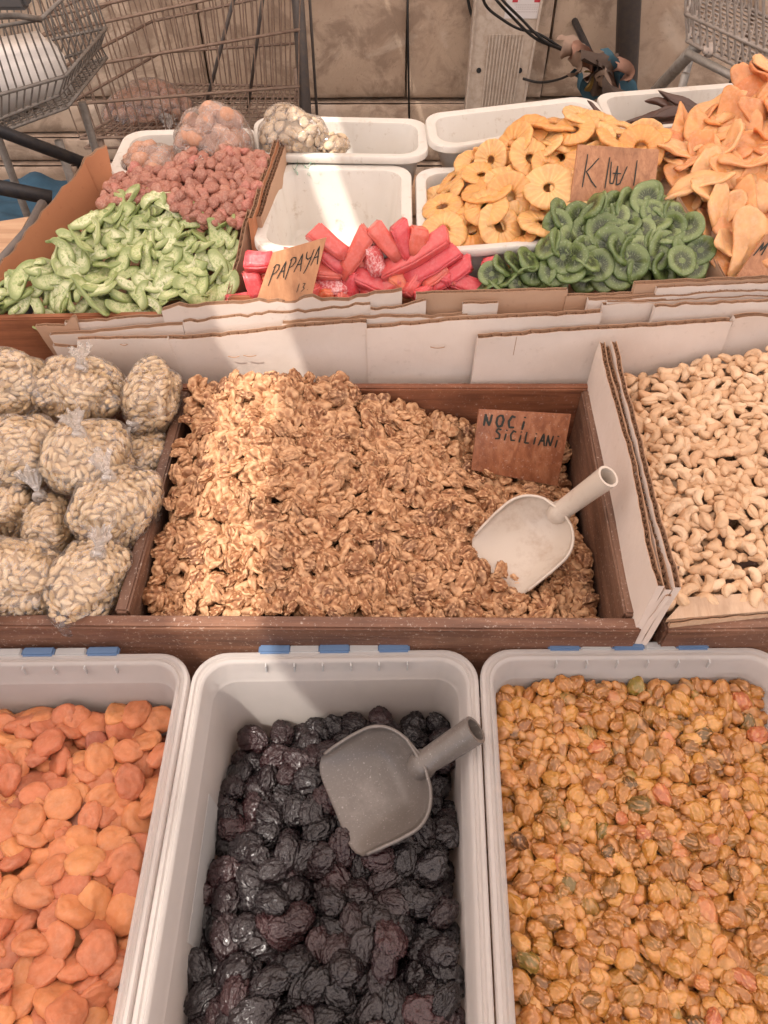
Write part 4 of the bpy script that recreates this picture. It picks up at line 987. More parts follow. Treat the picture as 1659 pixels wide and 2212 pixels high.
price_card(PY(1249, 312, 1.095), PY(1424, 323, 1.10), PY(1406, 482, 1.045), PY(1226, 474, 1.04), [('KI', 0.08, 0.14, 0.42, 0.22, 0.0, 0.0020), ('W', 0.42, 0.18, 0.34, 0.2, 0.0, 0.0020), ('I', 0.66, 0.16, 0.34, 0.2, 0, 0.0020)], 'card_wood', 'wooden price card reading KIWI standing above the kiwi slices')
price_card(PY(1035, 884, 0.775), PY(1234, 895, 0.782), PY(1204, 1050, 0.735), PY(1018, 1015, 0.728), [('NOCi', 0.06, 0.06, 0.20, 0.13, 0.02, 0.0034), ('SiCiLiANi', 0.20, 0.28, 0.17, 0.082, 0.03, 0.0027)], 'card_wood_dark', 'dark worn wooden price card reading NOCI SICILIANI leaning in the walnut crate')
price_card(PY(1655, 506, 0.975), PY(1780, 500, 0.985), PY(1740, 607, 0.94), PY(1586, 606, 0.936), [('M', 0.02, 0.18, 0.28, 0.2, 0, 0.0028)], 'card_wood', 'wooden price card cut by the right edge before the orange fruit')

# ---------------------------------------------------------------- scoops
def scoop(mouth, back, hend, face, W, D, mat, label, hr=0.0125, notch=False):
    mouth, back, hend, face = map(Vector, (mouth, back, hend, face))
    ax = (mouth-back); L = ax.length; ax.normalize(); nz_ = (face-ax*face.dot(ax)).normalized(); ay = nz_.cross(ax)
    root = empty('scoop', back); tag(root, label, 'scoop', 'plastic scoops')
    def wd(s): return (1-(1-min(1, s/0.42))**2.3)**0.5*(1.0 if s < 0.55 else 1.0-0.06*(s-0.55)/0.45)
    def dp(s): return D*(min(1, s/0.3)**0.5)*(1-0.62*max(0, (s-0.3)/0.7)**1.2)
    def lipz(s): return -0.55*D*max(0, (s-0.45)/0.55)**1.7*0.5
    ns, nt_ = 26, 18; V = []; F = []
    def pos(s, t, off=0):
        w2 = W/2*wd(s); corner = 1-0.0*s; z = -dp(s)*(1-abs(t)**2.4)+lipz(s)
        x = L*s - (0.09*L*(abs(t)**7) if s > 0.75 else 0)*((s-0.75)/0.25 if s > 0.75 else 0)
        return ax*x+ay*(w2*t)+nz_*z
    th = 0.0022
    for off in (0, 1):
        for i in range(ns+1):
            for j in range(nt_+1):
                s = 0.004+0.996*i/ns; t = -1+2*j/nt_; p = pos(s, t)
                if off:
                    e = 0.02; du = pos(min(1, s+e), t)-pos(max(0.004, s-e), t); dv = pos(s, min(1, t+e))-pos(s, max(-1, t-e))
                    n = du.cross(dv); n = n.normalized() if n.length > 1e-12 else nz_
                    if n.dot(nz_) < 0: n = -n
                    p = p-n*th
                V.append(p)
    K = (ns+1)*(nt_+1); Wd = nt_+1
    for i in range(ns):
        for j in range(nt_):
            q = (i*Wd+j, i*Wd+j+1, (i+1)*Wd+j+1, (i+1)*Wd+j); F.append(q[::-1]); F.append(tuple(k+K for k in q))
    ed = [(i, 0) for i in range(ns+1)]+[(ns, j) for j in range(1, nt_+1)]+[(i, nt_) for i in range(ns-1, -1, -1)]+[(0, j) for j in range(nt_-1, 0, -1)]
    ed = [i*Wd+j for i, j in ed]
    for a, b_ in zip(ed, ed[1:]+ed[:1]): F.append((a, b_, b_+K, a+K))
    link('bowl', mesh('bowl', V, F, MAT[mat]), root)
    rim = MB(); pts = [pos(0.004+0.996*i/24*0.93, 1) for i in range(24, -1, -1)]+[pos(0.004+0.996*i/24*0.93, -1) for i in range(1, 25)]
    rim.tube([p+nz_*0.0003 for p in pts], 0.0019, 6).build('rim', MAT[mat], root, True)
    hd = (hend-back); HL = hd.length; hd.normalize(); b0 = -hd*0.012-nz_*D*0.32
    h = MB(); n = 20; rings = [(0, hr*0.9), (0.01, hr*1.12), (0.016, hr*1.12), (0.02, hr*0.96), (HL*0.5, hr*1.02), (HL, hr*1.1)]; pts = []; rr = []
    u_ = hd.orthogonal().normalized(); v_ = hd.cross(u_); Vh = []; Fh = []
    inner = [(HL, hr*0.86), (HL*0.35, hr*0.8)]
    al = rings+inner
    for (d_, r_) in al:
        for j in range(n):
            a = 2*PI*j/n; Vh.append(b0+hd*d_+(u_*math.cos(a)+v_*math.sin(a))*r_)
    for i in range(len(al)-1):
        for j in range(n): Fh.append((i*n+j, i*n+(j+1) % n, (i+1)*n+(j+1) % n, (i+1)*n+j))
    Fh.append(tuple(range(n-1, -1, -1))); Fh.append(tuple((len(al)-1)*n+j for j in range(n)))
    o = link('handle', mesh('handle', Vh, Fh, MAT[mat]), root); smooth_angle(o, 40)
    root['frame_'] = 0; del root['frame_']
    FR[root.name] = (back, ax, ay, nz_, L, W, D); return root
FR = {}
SC1 = scoop(P(1062, 1230, 0.822), P(1210, 1100, 0.862), P(1332, 1010, 0.955), Vector((-0.25, -0.50, 1.0)), 0.098, 0.036, 'scoop_cream', 'cream plastic scoop with a dirty handle lying on the walnuts', 0.0125)
SC2 = scoop(P(716, 1745, 0.792), P(912, 1645, 0.808), P(1048, 1556, 0.862), Vector((-0.30, -0.30, 1.0)), 0.112, 0.040, 'scoop_grey', 'grey plastic scoop dusted with sugar lying on the prunes', 0.0135)

# ---------------------------------------------------------------- heaps
def ctrl(l): return [tuple(P(x, y, z)) for x, y, z in l]
def ctrlY(l): return [tuple(PY(x, y, z)) for x, y, z in l]
def clear_of(it, cn, sc, pad=0.006):
    back, ax, ay, nn, L, W_, D = FR[sc.name]; keep = []
    for k, i in enumerate(it):
        p = Vector(i[:3])-back; x, y, z = p.dot(ax), p.dot(ay), p.dot(nn)
        if -0.012 < x < L*1.0 and abs(y) < W_*0.5+pad*0.3 and z > -D*0.55-pad: continue
        if x <= -0.012 and x > -0.09 and abs(y) < 0.02 and z > -0.02: continue
        keep.append(k)
    return [it[k] for k in keep], [cn[k] for k in keep]
def inner_poly(c4, ins):
    return rquad([(p[0], p[1]) for p in c4], ins, 0.012, 3)
# walnuts
wc = ctrl([(430, 850, .872), (520, 855, .882), (620, 850, .888), (740, 850, .880), (800, 880, .850), (880, 920, .828), (950, 960, .803), (1030, 1000, .775), (1120, 1035, .748), (1215, 1060, .735),
           (370, 960, .852), (550, 960, .893), (700, 980, .872), (850, 1010, .83), (340, 1090, .84), (550, 1090, .880), (750, 1090, .846), (950, 1110, .805), (1120, 1130, .772), (1220, 1150, .758),
           (320, 1210, .825), (550, 1210, .86), (750, 1210, .842), (950, 1220, .81), (1150, 1230, .782), (300, 1310, .815), (500, 1325, .835), (700, 1325, .828), (900, 1325, .81), (1100, 1325, .792), (1290, 1325, .765)])
wp = [(cFL.x+0.010, cFL.y+0.012), (cFR.x-0.012, cFR.y+0.012), (cBR.x-0.010, cBR.y-0.004), (cBL.x+0.010, cBL.y-0.004)]
it, cn = heap(wc, wp, (0.0146, 0.0122, 0.0080), 0.045, 0.7, 5600, 5, sink=0.13, need=1.0, sc=(0.56, 0.93), g=0.0018)
it, cn = clear_of(it, cn, SC1)
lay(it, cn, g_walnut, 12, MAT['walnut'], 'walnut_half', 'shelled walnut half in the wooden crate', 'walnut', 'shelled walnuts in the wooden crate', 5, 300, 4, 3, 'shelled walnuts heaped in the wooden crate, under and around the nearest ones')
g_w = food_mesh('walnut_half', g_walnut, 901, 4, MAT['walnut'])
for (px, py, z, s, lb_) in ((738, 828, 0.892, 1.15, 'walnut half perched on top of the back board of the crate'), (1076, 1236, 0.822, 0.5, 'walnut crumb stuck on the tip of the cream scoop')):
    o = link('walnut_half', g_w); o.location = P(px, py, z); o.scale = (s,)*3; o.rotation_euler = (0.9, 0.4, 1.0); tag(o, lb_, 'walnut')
# cashews
cc = ctrl([(1345, 870, .858), (1400, 850, .868), (1460, 800, .885), (1550, 770, .90), (1659, 745, .915), (1750, 740, .92), (1380, 980, .862), (1500, 950, .885), (1659, 930, .905), (1800, 930, .91), (1410, 1120, .862), (1550, 1100, .882), (1700, 1080, .895), (1440, 1200, .86), (1600, 1200, .868), (1480, 1285, .858), (1600, 1285, .858), (1750, 1275, .858), (1900, 1200, .87)])
dv0 = P(1301, 738, 0.932); dv1 = P(1430, 1268, 0.930)
cpoly = [(dv1.x+0.022, 0.470), (0.66, 0.470), (0.66, 0.850), (dv0.x+0.024, 0.850)]
it, cn = heap(cc, cpoly, (0.0120, 0.0092, 0.0055), 0.052, 0.55, 6500, 8, sink=0.22, need=0.75)
lay(it, cn, g_cashew, 12, MAT['cashew'], 'cashew_nut', 'pale cashew nut in the right bin', 'cashew', 'cashew nuts in the right bin', 8, 300, 4, 3, 'pale shelled cashew nuts filling the right bin, under and around the nearest ones')
# raisins
def cbin(l): return ctrl(l)
rc = cbin([(1080, 1480, .772), (1300, 1470, .776), (1500, 1475, .776), (1650, 1480, .774), (1085, 1700, .765), (1350, 1700, .77), (1600, 1700, .77), (1120, 2000, .765), (1400, 2000, .775), (1650, 2000, .772), (1140, 2212, .765), (1400, 2212, .772), (1650, 2212, .772), (1400, 2400, .772)])
it, cn = heap(rc, inner_poly(BOXC['right'], 0.0215), (0.0104, 0.0076, 0.0056), 0.024, 0.55, 4200, 12, sink=0.14, need=1.0, sc=(0.78, 1.2), cap=1.7)
lay(it, cn, g_raisin, 14, MAT['raisin'], 'golden_raisin', 'wrinkled golden raisin in the right box', 'raisin', 'golden raisins in the right front box', 12, 300, 4, 3, 'golden raisins filling the right front box, under and around the nearest ones')
# apricots
ac = cbin([(0, 1530, .728), (200, 1535, .728), (340, 1550, .725), (0, 1700, .745), (200, 1700, .745), (330, 1700, .732), (0, 1950, .765), (150, 1950, .762), (270, 1980, .742), (0, 2212, .775), (150, 2212, .768), (220, 2212, .75), (-200, 1800, .76), (-200, 2212, .77), (0, 2400, .77)])
it, cn = heap(ac, inner_poly(BOXC['left'], 0.024), (0.0198, 0.0172, 0.0074), 0.036, 0.45, 900, 21, sink=0.10, need=1.0, cap=2.4, g=0.002, sc=(0.78, 1.06))
lay(it, cn, g_apricot, 14, MAT['apricot'], 'dried_apricot', 'orange dried apricot in the left box', 'dried apricot', 'dried apricots in the left front box', 21, 300, 4, 4, 'more dried apricots under the top ones in the left box', drop_hidden=False)
# prunes
pc = cbin([(660, 1580, .685), (750, 1570, .695), (900, 1575, .705), (990, 1580, .705), (560, 1615, .678), (500, 1650, .676), (600, 1700, .70), (800, 1700, .722), (980, 1700, .722), (480, 1740, .682), (490, 1850, .692), (600, 1880, .725), (800, 1880, .742), (980, 1880, .740), (430, 1960, .695), (600, 2030, .740), (800, 2030, .755), (1000, 2030, .75), (420, 2100, .70), (600, 2180, .748), (800, 2180, .765), (1010, 2180, .758), (400, 2212, .705), (380, 2300, .71), (700, 2350, .765)])
pp = [tuple(P(x, y, z)[:2]) for x, y, z in ((385, 2300, .72), (375, 2212, .715), (405, 2100, .71), (400, 1960, .70), (468, 1850, .70), (465, 1700, .69), (510, 1600, .688), (640, 1560, .70))]
ip = inner_poly(BOXC['mid'], 0.024)
xr = [p for p in ip]
pp = pp + [(max(p[0] for p in ip if p[1] > 0.3), max(p[1] for p in ip)-0.004), (max(p[0] for p in ip if p[1] < 0.1), min(p[1] for p in ip))] + [(P(385, 2300, .72).x, min(p[1] for p in ip))]
it, cn = heap(pc, pp, (0.0182, 0.0142, 0.0104), 0.036, 0.5, 800, 31, sink=0.12, need=1.0, cap=2.0, g=0.002, sc=(0.9, 1.25))
it, cn = clear_of(it, cn, SC2, 0.010)
lay(it, cn, g_prune, 10, MAT['prune'], 'prune', 'glossy black prune in the middle box', 'prune', 'prunes in the middle front box', 31, 300, 5, 4, 'more prunes under the top ones')
# green peel
mc = ctrlY([(-60, 695, .938), (100, 690, .938), (300, 678, .938), (470, 662, .938), (-60, 610, .97), (60, 560, .985), (150, 500, 1.02), (270, 428, 1.075), (300, 520, 1.02), (300, 600, .975), (450, 600, .965), (440, 500, 1.02), (510, 500, 1.02), (500, 560, .985), (400, 430, 1.075), (350, 410, 1.085), (200, 600, .975), (500, 480, 1.035), (200, 450, 1.06)])
mp = [tuple(PY(x, y, z)[:2]) for x, y, z in ((-70, 700, .938), (480, 664, .938), (500, 590, .965), (524, 490, 1.03), (430, 415, 1.09), (270, 405, 1.10), (190, 440, 1.07), (90, 530, 1.0), (-70, 640, .97))]
mc = [(x, y, z-0.014) for x, y, z in mc]
it, cn = heap(mc, mp, (0.034, 0.0125, 0.0052), 0.036, 0.45, 1400, 41, sink=0.22, g=0.0026, sc=(0.6, 0.95))
lay(it, cn, g_melon, 12, MAT['melon'], 'candied_green_peel', 'curved slice of candied green peel in the left box', 'candied peel', 'candied green peel in the left box', 41, 300, None, None, 'more candied green peel underneath')
# pink candied fruit
kc = ctrlY([(240, 395, 1.17), (330, 380, 1.175), (430, 342, 1.185), (500, 340, 1.19), (575, 352, 1.19), (240, 430, 1.10), (350, 415, 1.11), (450, 400, 1.12), (560, 420, 1.09), (520, 480, 1.05), (440, 460, 1.06)])
kp = [tuple(PY(x, y, z)[:2]) for x, y, z in ((215, 445, 1.07), (350, 430, 1.075), (440, 475, 1.03), (515, 500, 1.02), (560, 430, 1.09), (590, 352, 1.20), (500, 332, 1.20), (430, 335, 1.195), (350, 365, 1.185), (234, 385, 1.18))]
it, cn = heap(kc, kp, (0.0112, 0.0090, 0.0070), 0.028, 0.6, 1500, 51, sink=0.2)
lay(it, cn, g_lump, 10, MAT['candied_pink'], 'candied_fruit_piece', 'sugared pink brown candied piece behind the green peel', 'candied fruit', 'pink candied fruit behind the green peel', 51, 300, 4, 3, 'more pink candied fruit behind the green peel')
# pineapple rings
nc = ctrlY([(910, 525, 1.0), (1000, 532, .995), (1120, 515, 1.02), (905, 445, 1.13), (950, 405, 1.15), (1060, 440, 1.06), (1060, 370, 1.14), (1130, 322, 1.17), (1200, 275, 1.2), (1245, 250, 1.215), (1330, 278, 1.2), (1400, 300, 1.2), (1200, 400, 1.09), (1200, 500, 1.02)])
npoly = [(T6[0][0]+.012, T6[0][1]+.012), (T6[1][0]-.006, T6[1][1]+.012), tuple(PY(1440, 340, 1.16)[:2]), tuple(PY(1420, 292, 1.215)[:2]), tuple(PY(1240, 245, 1.235)[:2]), (T6[2][0]-0.15, T6[2][1]-.014), (T6[3][0]+.012, T6[3][1]-.07)]
it, cn = heap(nc, npoly, (0.032, 0.032, 0.0058), 0.045, 0.28, 260, 61, sink=0.25, g=0.004, stand=0.15)
lay(it, cn, g_ring, 8, MAT['pineapple'], 'pineapple_ring', 'candied pineapple ring in the white tray', 'pineapple ring', 'candied pineapple rings', 61, 300, None, None, 'more rings')
# kiwi
vc = ctrlY([(1190, 615, .948), (1300, 628, .946), (1400, 622, .946), (1520, 605, .946), (1200, 520, .985), (1195, 460, 1.02), (1300, 430, 1.045), (1400, 425, 1.05), (1440, 412, 1.065), (1350, 520, .99), (1500, 500, 1.0), (1260, 560, .965), (1450, 560, .965), (1150, 612, .942), (1050, 615, .942), (1080, 565, .955), (1150, 590, .952), (1520, 460, 1.03)])
vp = [tuple(PY(x, y, z)[:2]) for x, y, z in ((1035, 618, .944), (1550, 606, .946), (1535, 540, .975), (1475, 440, 1.04), (1440, 402, 1.075), (1330, 415, 1.06), (1195, 452, 1.03), (1150, 540, .975), (1060, 575, .960))]
it, cn = heap(vc, vp, (0.0215, 0.0205, 0.0042), 0.040, 0.5, 900, 71, sink=0.25, g=0.0028, stand=0.62)
lay(it, cn, g_kiwi, 12, MAT['kiwi'], 'kiwi_slice', 'green kiwi slice in the heap below the card', 'kiwi slice', 'candied kiwi slices', 71, 300, None, None, 'more kiwi slices')
for k, (px, py, Y) in enumerate(((1062, 592, .950), (1085, 575, .955), (1112, 568, .957), (1128, 590, .952), (1095, 600, .949), (1048, 612, .947), (1120, 612, .947), (1140, 560, .962), (1075, 618, .946))):
    o = link('kiwi_slice', food_mesh('kiwi_slice', g_kiwi, 600+k, None, MAT['kiwi'])); o.location = PY(px, py, Y); o.rotation_euler = (0.9-0.25*(k % 3), 0.5*math.sin(k*2.3), k*1.1); o.scale = (.85, .85, .85)
    tag(o, 'green kiwi slice in the small group between papaya and the main kiwi heap', 'kiwi slice', 'small group of kiwi slices beside the papaya')
# orange fruit slices
oc = ctrlY([(1595, 608, .948), (1750, 602, .948), (1500, 440, 1.05), (1560, 520, 1.0), (1659, 480, 1.02), (1440, 350, 1.13), (1430, 302, 1.21), (1500, 272, 1.235), (1560, 222, 1.265), (1640, 150, 1.30), (1750, 110, 1.32), (1600, 330, 1.13), (1659, 330, 1.12), (1480, 400, 1.08), (1530, 242, 1.255), (1800, 330, 1.10)])
op = [tuple(PY(x, y, z)[:2]) for x, y, z in ((1588, 612, .948), (1850, 612, .948), (1950, 330, 1.12), (1800, 115, 1.34), (1640, 145, 1.32), (1530, 235, 1.275), (1425, 292, 1.23), (1432, 350, 1.13), (1478, 425, 1.06), (1560, 540, .985))]
it, cn = heap(oc, op, (0.038, 0.020, 0.0052), 0.044, 0.45, 800, 81, sink=0.25, g=0.0035)
lay(it, cn, g_mango, 12, MAT['mango'], 'candied_fruit_slice', 'orange sugared fruit slice in the right heap', 'candied slice', 'orange candied fruit slices', 81, 300, None, None, 'more orange slices')
# carob pods
for k, (px, py, z, a) in enumerate(((1400, 258, .985, 0.25), (1430, 245, .995, -0.1), (1455, 262, .99, 0.5), (1480, 244, 1.0, 0.05), (1395, 272, .975, -0.3), (1440, 268, .98, 0.1), (1500, 238, 1.0, 0.7), (1462, 236, .99, -0.2))):
    o = link('carob_pod', food_mesh('carob_pod', g_pod, 300+k, None, MAT['carob'])); o.location = P(px, py, z); o.rotation_euler = (0.5, 0.1*k-.3, -a); tag(o, 'dark brown carob pod in the white back tray', 'carob pod', 'carob pods in the back tray')
o = link('carob_pod', food_mesh('carob_pod', g_pod, 333, None, MAT['carob'])); o.location = P(1304, 258, 1.02); o.rotation_euler = (0, 0.5, -1.0); o.scale = (.6, .4, .6); tag(o, 'dark brown carob pod leaning in the gap between two back trays', 'carob pod')
# papaya sticks
def stick(seed, L, w_, h):
    rs = random.Random(seed); bm = bmesh.new(); bmesh.ops.create_cube(bm, size=1.0); bmesh.ops.subdivide_edges(bm, edges=bm.edges[:], cuts=1, use_grid_fill=True)
    tp = rs.uniform(-.10, .10); sk = rs.uniform(-.08, .08)
    for v in bm.verts:
        x, y, z = v.co; v.co = (x*L+y*w_*sk*4, y*w_*(1+tp*x*2)+L*0.10*rs.uniform(.5, 1)*(x*x*4-.3)*0.5, z*h*(1+0.3*tp*x)+rs.uniform(-.0008, .0008))
    bmesh.ops.bevel(bm, geom=[e for e in bm.edges if e.calc_face_angle(0) > 0.6], offset=0.0022, segments=2, affect='EDGES', clamp_overlap=True)
    bmesh.ops.subdivide_edges(bm, edges=bm.edges[:], cuts=1, use_grid_fill=True)
    bm.verts.index_update(); V = [v.co+Vector((0.0009*MN.noise(v.co*110+Vector((seed, 0, 0))), 0.0009*MN.noise(v.co*110+Vector((0, seed, 0))), 0.0009*MN.noise(v.co*110+Vector((0, 0, seed))))) for v in bm.verts]
    F = [[v.index for v in f.verts] for f in bm.faces]; bm.free(); return V, F
ST = [(677, 501, 744, 554, 0), (742, 590, 795, 506, 0), (806, 492, 859, 554, 0), (859, 487, 886, 556, 1), (904, 499, 899, 545, 0), (834, 588, 962, 515, 0), (884, 606, 985, 545, 0), (929, 622, 1014, 571, 0), (975, 605, 1054, 632, 0),
      (845, 596, 905, 640, 0), (767, 595, 856, 632, 0), (682, 624, 751, 621, 2), (694, 540, 739, 582, 0), (680, 582, 739, 590, 0), (758, 590, 755, 645, 0), (789, 645, 862, 605, 0), (800, 534, 816, 592, 2), (546, 566, 574, 566, 0),
      (540, 590, 560, 642, 0), (496, 656, 536, 655, 0), (918, 612, 965, 578, 0), (770, 540, 800, 600, 0), (850, 560, 920, 560, 0), (690, 650, 760, 650, 0), (800, 650, 880, 650, 0), (930, 640, 1000, 640, 0), (575, 590, 610, 640, 0), (620, 560, 690, 560, 0), (700, 610, 800, 600, 0), (1057, 565, 1062, 610, 0)]
for k, (x0, y0, x1, y1, m) in enumerate(ST):
    def dist(y): return 0.946+0.022*(650-y)/150
    a = PY(x0, y0, dist(y0)+(0.01 if k > 20 else 0)); b_ = PY(x1, y1, dist(y1)+(0.01 if k > 20 else 0)); L = max(0.035, (b_-a).length)
    V, F = stick(k+1, L*1.12, 0.0245, 0.021); o = link('papaya_stick', mesh('papaya_stick', V, F, MAT['papaya_sugared'] if m == 2 else MAT['papaya'])); o.location = (a+b_)/2
    d = (b_-a).normalized(); up_ = Vector((0.3*math.sin(k*2.1), -0.6, 0.8)); y_ = up_.cross(d).normalized(); z_ = d.cross(y_); o.rotation_mode = 'QUATERNION'; o.rotation_quaternion = Matrix((d, y_, z_)).transposed().to_quaternion()
    tag(o, {0: ('red candied papaya stick %s the pile, %s side' % ('sticking out of the top of' if min(y0, y1) < 545 else 'lying low in', 'left' if x0 < 720 else 'middle' if x0 < 850 else 'right')), 1: 'orange stick of candied papaya standing upright among the red ones', 2: 'red papaya stick whitened with sugar'}[m] if k != 29 else 'lone red papaya stick among the kiwi slices', 'papaya stick', 'candied papaya sticks' if m != 1 and k != 29 else None)
# dark bed under the papaya pile
it, cn = heap(ctrlY([(540, 668, .948), (800, 662, .948), (1020, 650, .948), (620, 600, .97), (800, 580, .98), (950, 590, .975)]), [tuple(PY(x, y, Y)[:2]) for x, y, Y in ((505, 668, .944), (1050, 650, .944), (1010, 600, .968), (620, 585, .985), (555, 600, .975))], (0.03, 0.011, 0.0095), 0.03, 0.5, 60, 95, sink=0.3, g=0.003)
lay(it, cn, lambda s, sub=None: (lambda r: (np.array([tuple(v) for v in r[0]]), r[1]))(stick(s, 0.058, 0.021, 0.018)), 4, MAT['papaya'], 'papaya_stick', 'red papaya stick low in the pile behind the cardboard', 'papaya stick', 'candied papaya sticks', 95, 300, None, None, '')
# ---------------------------------------------------------------- clear bags
def knot_tuft(parent, pos, d, size, seed, mat='film_knot'):
    rs = random.Random(seed); d = Vector(d).normalized(); u_ = d.orthogonal().normalized(); v_ = d.cross(u_)
    k = MB(); k.tube([Vector(pos)+(u_*math.cos(a)+v_*math.sin(a))*size*0.22+d*0.15*size*math.sin(a*2) for a in [2*PI*i/12 for i in range(12)]], size*0.14, 7, closed=True)
    k.build('knot', MAT[mat], parent, True)
    V = []; F = []; n = 40; m = 6; o = rs.random()*30
    for j in range(m+1):
        t = j/m; r = size*(0.10+0.40*t**1.3)
        for i in range(n):
            a = 2*PI*i/n; ruf = 1+0.32*math.sin(11*a+o)*t+0.35*MN.noise(Vector((math.cos(a)*3+o, math.sin(a)*3, t*2))); hh = size*(0.1+1.15*t*(1+0.45*MN.noise(Vector((math.cos(a)*2, math.sin(a)*2+o, 5)))))
            V.append(Vector(pos)+(u_*math.cos(a)+v_*math.sin(a)*0.6)*r*ruf+d*hh)
    for j in range(m):
        for i in range(n): F.append((j*n+i, j*n+(i+1) % n, (j+1)*n+(i+1) % n, (j+1)*n+i))
    link('tuft', mesh('tuft', V, F, MAT[mat]), parent)
def bag(center, rad, yaw, knot, label, gen, dims, nm, mats, seed, cat='bag of nuts', group=None, npart=90, ktf=0.024, tilt=0.25, variants=5, depthlay=True, sub=2, name='bag_of_nuts', pitch=0.0):
    """center world, rad (rx, ry, rz); knot: unit direction in the bag's own frame where the film is gathered"""
    rng = np.random.default_rng(seed); rs = random.Random(seed)
    root = empty(name, center); tag(root, label, cat, group)
    R = Matrix.Rotation(yaw, 3, 'Z') @ Matrix.Rotation(pitch, 3, 'X'); rx, ry, rz = rad
    kd = Vector(knot).normalized()
    def surf(n, s):  # n unit direction -> bag surface point
        pinch = max(0, n.dot(kd)); lum = 1+0.20*MN.noise(n*1.7+Vector((seed, 0, 0)))
        e = 0.86  # slightly boxy
        q = Vector([math.copysign(abs(c_)**e, c_) for c_ in n]); q = q*(1.0/max(0.001, q.length))*(1+0.10*(1-max(abs(n.x), abs(n.y), abs(n.z))))
        p = Vector((q.x*rx, q.y*ry, q.z*rz))*lum*s
        p *= 1-0.10*pinch**6
        if p.z < -0.62*rz: p.z = -0.62*rz
        return p
    # film
    V0, F0 = ICO[5]; V = []
    kperp = kd.orthogonal().normalized(); kq = kd.cross(kperp)
    for p in V0:
        n = Vector(p); c_ = n.dot(kd); an = math.atan2(n.dot(kq), n.dot(kperp)); fall = max(0, c_)**2
        rip = 1+0.022*math.sin(an*11+seed)*fall+0.018*math.sin(an*17+2*seed)*fall + 0.012*MN.noise(n*5+Vector((0, seed, 0)))
        s_ = 1.045*rip*(1+0.16*max(0, c_-0.90)/0.10*0.9)
        V.append(R @ surf(n, s_))
    link('bag_film', mesh('bag_film', V, F0, MAT['film']), root)
    # contents packed on the surface, spaced apart
    a, b_, c__ = dims; var = [food_mesh(nm, gen, seed*13+k, sub, mats) for k in range(variants)]
    view = (Vector((0, 0, CAM_Z))-Vector(center)).normalized()
    pts = []; N = 5200; gd = (2*math.sqrt(a*b_)*0.86)
    for i in range(N):
        t = (i+0.5)/N; ph = math.acos(1-2*t); th_ = PI*(1+5**0.5)*i; n = Vector((math.cos(th_)*math.sin(ph), math.sin(th_)*math.sin(ph), math.cos(ph)))
        pts.append(n)
    rs.shuffle(pts); kept = []; 
    for n in pts:
        w_ = R @ surf(n, 1.0); nn = (R @ Vector((n.x/rx, n.y/ry, n.z/rz))).normalized()
        if n.dot(kd) > 0.965 or nn.dot(view) < -0.12 or w_.z < -0.60*rz: continue
        fa = 3.0*MN.noise(n*1.5+Vector((seed*2.0, 1, 1)))+0.8*MN.noise(n*9+Vector((seed, 3, 3))); tu = nn.orthogonal().normalized(); tv = nn.cross(tu)
        if abs(nn.z) < 0.95: tu = Vector((0, 0, 1)).cross(nn).normalized(); tv = nn.cross(tu)
        dr = tu*math.cos(fa)+tv*math.sin(fa); good = True
        for k in kept:
            d_ = w_-k[0]
            if d_.length_squared > 4.2*a*a: continue
            al = d_.dot(dr); pe = d_.length_squared-al*al; al2 = d_.dot(k[2]); pe2 = d_.length_squared-al2*al2
            if al*al/(3.0*a*a)+pe/(3.0*b_*b_) < 1 or al2*al2/(3.0*a*a)+pe2/(3.0*b_*b_) < 1: good = False; break
        if good: kept.append((w_, nn, dr))
    kept.sort(key=lambda k: -k[1].dot(view)); parts = kept[:100]; rest = kept[100:]
    rest_V = []; rest_F = []; nv = 0; lo = gen(seed+5, min(sub, 2) if sub is not None else None)
    for i, (w_, nn, dr) in enumerate(kept):
        nn2 = (nn+Vector((rng.normal(), rng.normal(), rng.normal()))*tilt*0.6).normalized(); dx_ = (dr-nn2*dr.dot(nn2)).normalized(); q = Matrix((dx_, nn2.cross(dx_), nn2)).transposed().to_quaternion(); s_ = rng.uniform(0.9, 1.1)
        pos = w_*(1-0.8*c__/max(0.01, w_.length)) - nn*c__*rng.uniform(0.0, 0.5)
        if i < 100:
            o = bpy.data.objects.new(nm, var[rs.randrange(variants)]); C.objects.link(o); o.parent = root; o.location = pos; o.rotation_mode = 'QUATERNION'; o.rotation_quaternion = q; o.scale = (s_,)*3
        else:
            Vw = lo[0] @ np.array(q.to_matrix()).T*s_+np.array(pos); rest_V.append(Vw); rest_F.extend([tuple(k+nv for k in f) for f in lo[1]]); nv += len(Vw)
    # packed core so that no gap shows through the middle of the bag
    fill = []; 
    for i in range(int(len(kept)*1.3)):
        n = pts[i % len(pts)]; w_ = R @ surf(n, 1.0)
        if w_.z < -0.6*rz: pass
        q = Vector((rng.normal(), rng.normal(), rng.normal())).normalized().to_track_quat('Z', 'Y'); pos = w_*rng.uniform(0.76, 0.9)
        Vw = lo[0] @ np.array(q.to_matrix()).T+np.array(pos); rest_V.append(Vw); rest_F.extend([tuple(k+nv for k in f) for f in lo[1]]); nv += len(Vw)
    Vc = [R @ surf(Vector(p), 0.78) for p in ICO[3][0]]; rest_V.append(np.array([tuple(v) for v in Vc])); rest_F.extend([tuple(k+nv for k in f) for f in ICO[3][1]]); nv += len(Vc)
    o = link('inner_'+nm+'s', mesh('inner_'+nm+'s', np.concatenate(rest_V), rest_F, mats), root); o['kind'] = 'stuff'
    if ktf > 0:
        kp = R @ surf(kd, 1.13); knot_tuft(root, kp, R @ kd, ktf, seed)
    return root
pn = g_nut(0.0074, 0.0034, 0.0031, 0.05)
def W(px, py, z): return P(px, py, z)
